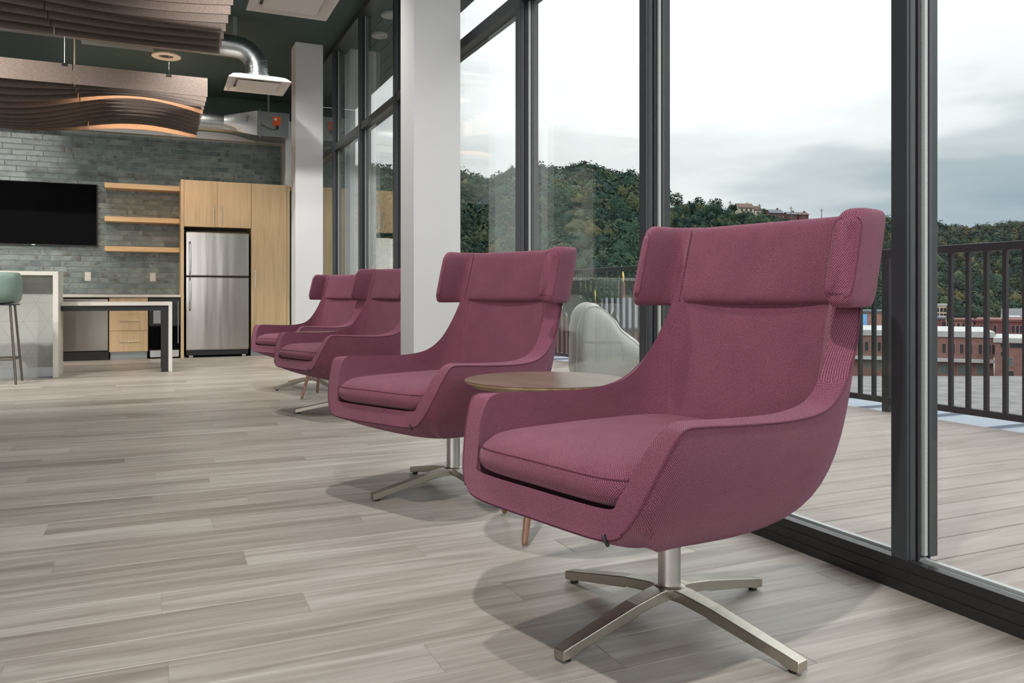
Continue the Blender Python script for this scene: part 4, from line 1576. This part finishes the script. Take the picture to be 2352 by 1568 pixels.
domed_tower('taller gold onion-domed brick church tower behind the railing', 1428, 148, 606, 648, 13)
domed_tower('smaller gold-domed church turret behind the white reflection', 1365, 140, 650, 690, 8)

# gravel roof of the next building
c = far(2150, HORIZON, 30)
rf = thing('flat_roof', 'grey gravel flat roof just below the terrace', 'roof', (0, 0, 0))
pts = [far(1500, 800, 41), far(2000, 800, 41), far(2900, 800, 41), far(3400, 800, 22), far(2000, 800, 15), far(1500, 800, 15)]
MB().prism([(p.x, p.y) for p in pts], 'z', -3.5, -3.2).build('surface', 'gravel', rf)
MB().prism([(p.x, p.y) for p in pts], 'z', -12.4, -3.5).build('wall', 'brick_r', rf)


def car(label, u, D, rz, mat):
    p = far(u, HORIZON, D)
    t = thing('car', label, 'car', (p.x, p.y, -12.4), rz)
    prof = [(-2.1, 0.35), (2.1, 0.35), (2.15, 0.75), (1.9, 0.9), (1.0, 1.0), (0.4, 1.5), (-1.1, 1.52), (-1.8, 1.05), (-2.15, 0.95)]
    b = MB().prism(prof, 'y', -0.85, 0.85).build('body', mat, t, bevel=0.08)
    for sg in (-0.86, 0.86):
        MB().prism([(0.75, 1.02), (0.33, 1.42), (-1.02, 1.44), (-1.5, 1.05)], 'y', sg - 0.01, sg + 0.01).build('window', 'win', b)
        for x in (-1.35, 1.35):
            MB().tube([(x, sg - 0.1, 0.33), (x, sg + 0.02, 0.33)], 0.33, 16).build('wheel', 'black_plastic', t, smooth=True)
    return t


car('red car parked in front of the orange brick building', 2217, 118, -0.5, 'car_red')

# ------------------------------------------------------------------ wooded hill
RID = [(500, 430, 290), (760, 432, 290), (850, 428, 300), (905, 430, 300), (1060, 440, 300), (1126, 462, 300), (1180, 432, 300), (1240, 424, 300), (1360, 424, 300), (1421, 432, 305), (1461, 446, 315),
       (1500, 468, 340), (1531, 482, 370), (1660, 489, 395), (1760, 497, 410), (1900, 508, 430), (2050, 527, 480), (2155, 538, 520), (2230, 545, 540), (2300, 536, 560), (2400, 524, 580), (2700, 500, 620)]
RU, RY, RD = map(np.array, zip(*RID))


def hill_point(u, f):
    D = float(np.interp(u, RU, RD))
    yt = float(np.interp(u, RU, RY))
    zr = CAM_H + (HORIZON - yt) / F_PX * D
    d = D * (0.50 + 0.50 * f) if f <= 1 else D * (1 + (f - 1) * 0.5)
    s = f * f * (3 - 2 * f) * 0.55 + f * 0.45 if f <= 1 else 1 - (f - 1) * 0.25
    z = -12.6 + (zr + 12.6) * s
    p = far(u, HORIZON, d)
    nz = mnoise.noise(Vector((p.x * 0.02, p.y * 0.02, 3.1))) * 5 * min(f, 1) * (1 - min(f, 1)) * 3
    return Vector((p.x, p.y, z + nz))


M['hill'] = foliage_mat('hill_undergrowth', [(0.3, (0.014, 0.028, 0.018)), (0.6, (0.032, 0.052, 0.028)), (0.8, (0.06, 0.078, 0.036))], 0.12)
def forest_mat():
    m, nt, b, L = new_mat('forest_leaves')
    at = nd(nt, 'ShaderNodeAttribute', attribute_name='tint')
    r = ramp(nt, [(0.0, (0.010, 0.024, 0.022)), (0.35, (0.019, 0.038, 0.029)), (0.65, (0.030, 0.052, 0.033)), (0.86, (0.050, 0.066, 0.034)), (1.0, (0.078, 0.072, 0.033))])
    L.new(at.outputs['Fac'], r.inputs[0])
    tc = nd(nt, 'ShaderNodeTexCoord')
    n = nd(nt, 'ShaderNodeTexNoise')
    n.inputs['Scale'].default_value = 0.9
    n.inputs['Detail'].default_value = 3
    L.new(tc.outputs['Object'], n.inputs['Vector'])
    r2 = ramp(nt, [(0.3, (0.5, 0.5, 0.5)), (0.7, (1.5, 1.5, 1.45))])
    L.new(n.outputs[0], r2.inputs[0])
    mx = nd(nt, 'ShaderNodeMix', data_type='RGBA', blend_type='MULTIPLY')
    mx.inputs[0].default_value = 1.0
    L.new(r.outputs[0], mx.inputs[6])
    L.new(r2.outputs[0], mx.inputs[7])
    L.new(mx.outputs[2], b.inputs['Base Color'])
    b.inputs['Roughness'].default_value = 0.9
    b.inputs['Specular IOR Level'].default_value = 0.1
    return m


M['forest'] = forest_mat()
M['leaf'] = foliage_mat('ridge_tree_leaves', [(0.3, (0.012, 0.028, 0.018)), (0.55, (0.03, 0.06, 0.03)), (0.75, (0.07, 0.10, 0.045))], 0.8)
G = [[tuple(hill_point(u, f)) for f in np.linspace(0, 1.5, 22)] for u in np.linspace(500, 2700, 130)]
tag(MB().grid(G).build('hillside', 'hill', smooth=True, angle=0), kind='structure')

# crowns: lumpy leaf masses, countless, one mass of forest
def crown_template(seed):
    """dark inner mass plus a shell of loose leaf clumps"""
    bm = bmesh.new()
    bmesh.ops.create_icosphere(bm, subdivisions=1, radius=0.84)
    for v in bm.verts:
        v.co *= 1 + 0.35 * mnoise.noise(v.co * 1.9 + Vector((seed * 5.3, 0, 0)))
    co = [v.co[:] for v in bm.verts]
    bm.verts.ensure_lookup_table()
    fa = [[v.index for v in f.verts] for f in bm.faces]
    bm.free()
    for _ in range(210):
        n = Vector((random.gauss(0, 1), random.gauss(0, 1), random.gauss(0.25, 1))).normalized()
        lump = 1 + 0.35 * mnoise.noise(n * 1.9 + Vector((seed * 5.3, 0, 0)))
        c = n * lump * random.uniform(0.80, 1.05)
        a_ = Vector((random.gauss(0, 1), random.gauss(0, 1), random.gauss(0, 1))).cross(n).normalized()
        b_ = n.cross(a_).normalized() + n * random.uniform(-0.45, 0.45)
        h = random.uniform(0.06, 0.125)
        o = len(co)
        co += [(c + a_ * h)[:], (c + b_ * h)[:], (c - a_ * h * 0.9)[:], (c - b_ * h)[:]]
        fa += [[o, o + 1, o + 2], [o, o + 2, o + 3]]
    return np.array(co), np.array(fa)


T3 = [crown_template(s_) for s_ in range(6)]
VV, FF, off = [], [], 0
n_cr = 0
tints = []
while n_cr < 3900:
    u = random.uniform(780, 2500)
    f = random.random() ** 0.8
    f = 0.06 + f * 1.0
    if 1690 < u < 1960 and f > 0.90:
        continue
    if 1000 < u < 1045 and random.random() < 0.5:
        continue
    edge = f > 0.96
    if 1500 < u < 1680 and f > 0.90:
        continue
    if 1680 <= u < 1960 and f > 0.80:
        continue
    p = hill_point(u, min(f, 1.06))
    r = random.uniform(2.0, 4.9) * (0.85 if edge else 1.0) * (0.6 if 1500 < u < 1960 and f > 0.6 else 1)
    co, fa = T3[n_cr % 6]
    a = random.uniform(0, 6.28)
    ca, sa = math.cos(a), math.sin(a)
    rot = np.array([[ca, -sa, 0], [sa, ca, 0], [0, 0, 1]])
    sz = np.array([r, r, r * random.uniform(0.9, 1.35)])
    VV.append((co * sz) @ rot.T + np.array([p.x, p.y, p.z + r * 0.8]))
    tints.append(np.full(len(co), random.random()))
    FF.append(fa + off)
    off += len(co)
    n_cr += 1
V = np.vstack(VV)
Fm = np.vstack(FF)
me = bpy.data.meshes.new('hillside_forest')
me.vertices.add(len(V))
me.vertices.foreach_set('co', V.ravel())
me.loops.add(Fm.size)
me.loops.foreach_set('vertex_index', Fm.ravel().astype(np.int32))
me.polygons.add(len(Fm))
me.polygons.foreach_set('loop_start', np.arange(0, Fm.size, 3, dtype=np.int32))
me.polygons.foreach_set('loop_total', np.full(len(Fm), 3, dtype=np.int32))
me.update(calc_edges=True)
ta = me.attributes.new('tint', 'FLOAT', 'POINT')
ta.data.foreach_set('value', np.concatenate(tints))
fo = link('hillside_forest', me, 'forest')
tag(fo, 'dense dark green woodland covering the hillside across the valley', 'forest', kind='stuff')


def leafy_tree(label, u, y_base, y_top, D, w_px, dens=260, name='ridge_tree'):
    px = D / F_PX
    b = far(u, y_base, D)
    H = (y_base - y_top) * px
    R = w_px * px / 2
    t = thing(name, label, 'tree', tuple(b), random.uniform(0, 6))
    tr = MB().tube([(0, 0, -2.5), (0.1, 0, H * 0.25), (0.0, 0.1, H * 0.55)], [0.45, 0.3, 0.15], 8)
    for k in range(5):
        a = k * 1.3
        tr.tube([(0, 0, H * 0.25), (R * 0.6 * math.cos(a), R * 0.6 * math.sin(a), H * (0.5 + 0.07 * k))], [0.2, 0.06], 6)
    tr.build('trunk', 'pole', t, smooth=True)
    m = MB()
    for _ in range(dens):
        d = Vector((random.gauss(0, 1), random.gauss(0, 1), random.gauss(0, 1))).normalized()
        rr = random.uniform(0.45, 1.0)
        c = Vector((d.x * R * rr, d.y * R * rr, H * 0.58 + d.z * H * 0.42 * rr))
        s = random.uniform(0.32, 0.62)
        q = [Vector((random.gauss(0, 1), random.gauss(0, 1), random.gauss(0, 1))).normalized() * s for _ in range(4)]
        m.add([c + q[0], c + q[1], c + q[2], c + q[3]], [(0, 1, 2), (0, 2, 3), (0, 3, 1), (1, 3, 2)])
    m.build('crown', 'leaf', t, fix=False)
    return t


RT = [(1534, 486, 434, 30, 'leftmost ridge tree, partly behind the window frame'), (1555, 486, 440, 30, 'loose round tree on the ridge right of the window frame'),
      (1584, 487, 461, 14, 'small thin tree between larger ridge trees'), (1605, 489, 452, 29, 'dense dark round tree on the ridge'),
      (1643, 491, 454, 39, 'largest round tree standing on the bare ridge'), (1683, 491, 468, 22, 'bushy tree just left of the cream hilltop house'),
      (1752, 497, 478, 20, 'small bushy tree just right of the cream hilltop house'), (2040, 545, 490, 24, 'tree on the hill beside the armchair headrest')]
for u, yb_, yt, w_, lab in RT:
    leafy_tree(lab, u, yb_, yt, float(np.interp(u, RU, RD)) - 2, w_, 380 if w_ > 20 else 160)
for i, (u, lab) in enumerate(((1205, 'broken skyline tree left of the pale window reflection'), (1262, 'skyline tree above the pale window reflection'), (1300, 'tall skyline tree on the wooded hilltop'), (1335, 'twin-topped skyline tree at the hill summit'),
                              (1362, 'feathery skyline tree right of the summit'), (1395, 'rounded skyline tree on the hill shoulder'), (1425, 'skyline tree on the descending hill shoulder'),
                              (1070, 'skyline tree next to the near column'), (1105, 'skyline tree in the dip of the hill'), (1152, 'skyline tree left of the slim mullion'))):
    yb_ = float(np.interp(u, RU, RY)) + 4
    leafy_tree(lab, u, yb_, yb_ - random.uniform(20, 28), float(np.interp(u, RU, RD)) - 1, random.uniform(26, 38), 300, 'skyline_tree')


def hill_house(label, u0, u1, y_top, y_eave, y_bot, D, mat, roofmat, wins=()):
    px = D / F_PX
    b = far((u0 + u1) / 2, y_bot + 6, D)
    w = (u1 - u0) * px
    t = thing('hilltop_house', label, 'house', tuple(b), -0.25)
    he, hr = (y_bot + 6 - y_eave) * px, (y_eave - y_top) * px
    dp = w * 0.8
    MB().prism([(0, 0), (dp, 0), (dp, he), (dp / 2, he + hr), (0, he)], 'x', -w / 2, w / 2).build('wall', mat, t)
    MB().prism([(-0.4, he - 0.2), (dp / 2, he + hr), (dp + 0.4, he - 0.2), (dp + 0.4, he + 0.1), (dp / 2, he + hr + 0.35), (-0.4, he + 0.1)], 'x', -w / 2 - 0.3, w / 2 + 0.3).build('roof', roofmat, t)
    B(w * 0.2, w * 0.2 + 0.8, dp / 2 - 0.4, dp / 2 + 0.4, he + hr * 0.4, he + hr + 1.0).build('chimney', mat, t)
    for (fx, fz, ww, wh) in wins:
        wo = B(fx * w - ww / 2 - 0.1, fx * w + ww / 2 + 0.1, -0.08, 0.05, fz * he - wh / 2 - 0.1, fz * he + wh / 2 + 0.1).build('window', 'white_roof', t)
        B(fx * w - ww / 2, fx * w + ww / 2, -0.12, -0.03, fz * he - wh / 2, fz * he + wh / 2).build('pane', 'win', wo)
    return t


hill_house('cream hilltop house with a brown-red gabled roof', 1696, 1733, 467, 477, 492, 398, 'cream', 'red_roof', [(-0.3, 0.75, 1, 1.2), (0, 0.75, 1, 1.2), (0.3, 0.75, 1, 1.2), (-0.2, 0.4, 1, 1.2), (0.2, 0.4, 1, 1.2)])
hill_house('small brown wing house right of the cream hilltop house', 1733, 1748, 474, 482, 493, 400, 'cream', 'red_roof', [(0, 0.6, 1, 1)])
hill_house('dark slate-roofed hilltop house', 1768, 1800, 481, 489, 496, 408, 'brick_r', 'slate', [(-0.2, 0.6, 1, 1), (0.2, 0.6, 1, 1)])
hill_house('low dark hilltop house farther right along the ridge', 1808, 1832, 487, 492, 499, 412, 'brick_r', 'slate', [(0, 0.6, 1, 1)])
hill_house('last low hilltop house before the armchair headrest', 1834, 1858, 488, 493, 500, 414, 'brick_r', 'red_roof', [(0, 0.6, 1, 1)])
for u, yt, yb_, lab in ((1677, 461, 492, 'utility pole left of the cream hilltop house'), (1745, 468, 492, 'utility pole right of the cream hilltop house'), (1817, 474, 500, 'utility pole among the low hilltop houses'), (1887, 479, 506, 'utility pole nearest the armchair headrest')):
    D = float(np.interp(u, RU, RD)) - 20
    b = far(u, yb_ + 8, D)
    H = (yb_ + 8 - yt) * D / F_PX
    t = thing('utility_pole', lab, 'pole', tuple(b), group='utility poles on the ridge')
    MB().tube([(0, 0, -1), (0, 0, H)], 0.16, 8).build('mast', 'pole', t)
    B(-1.1, 1.1, -0.09, 0.09, H - 1.0, H - 0.8).build('crossarm', 'pole', t)
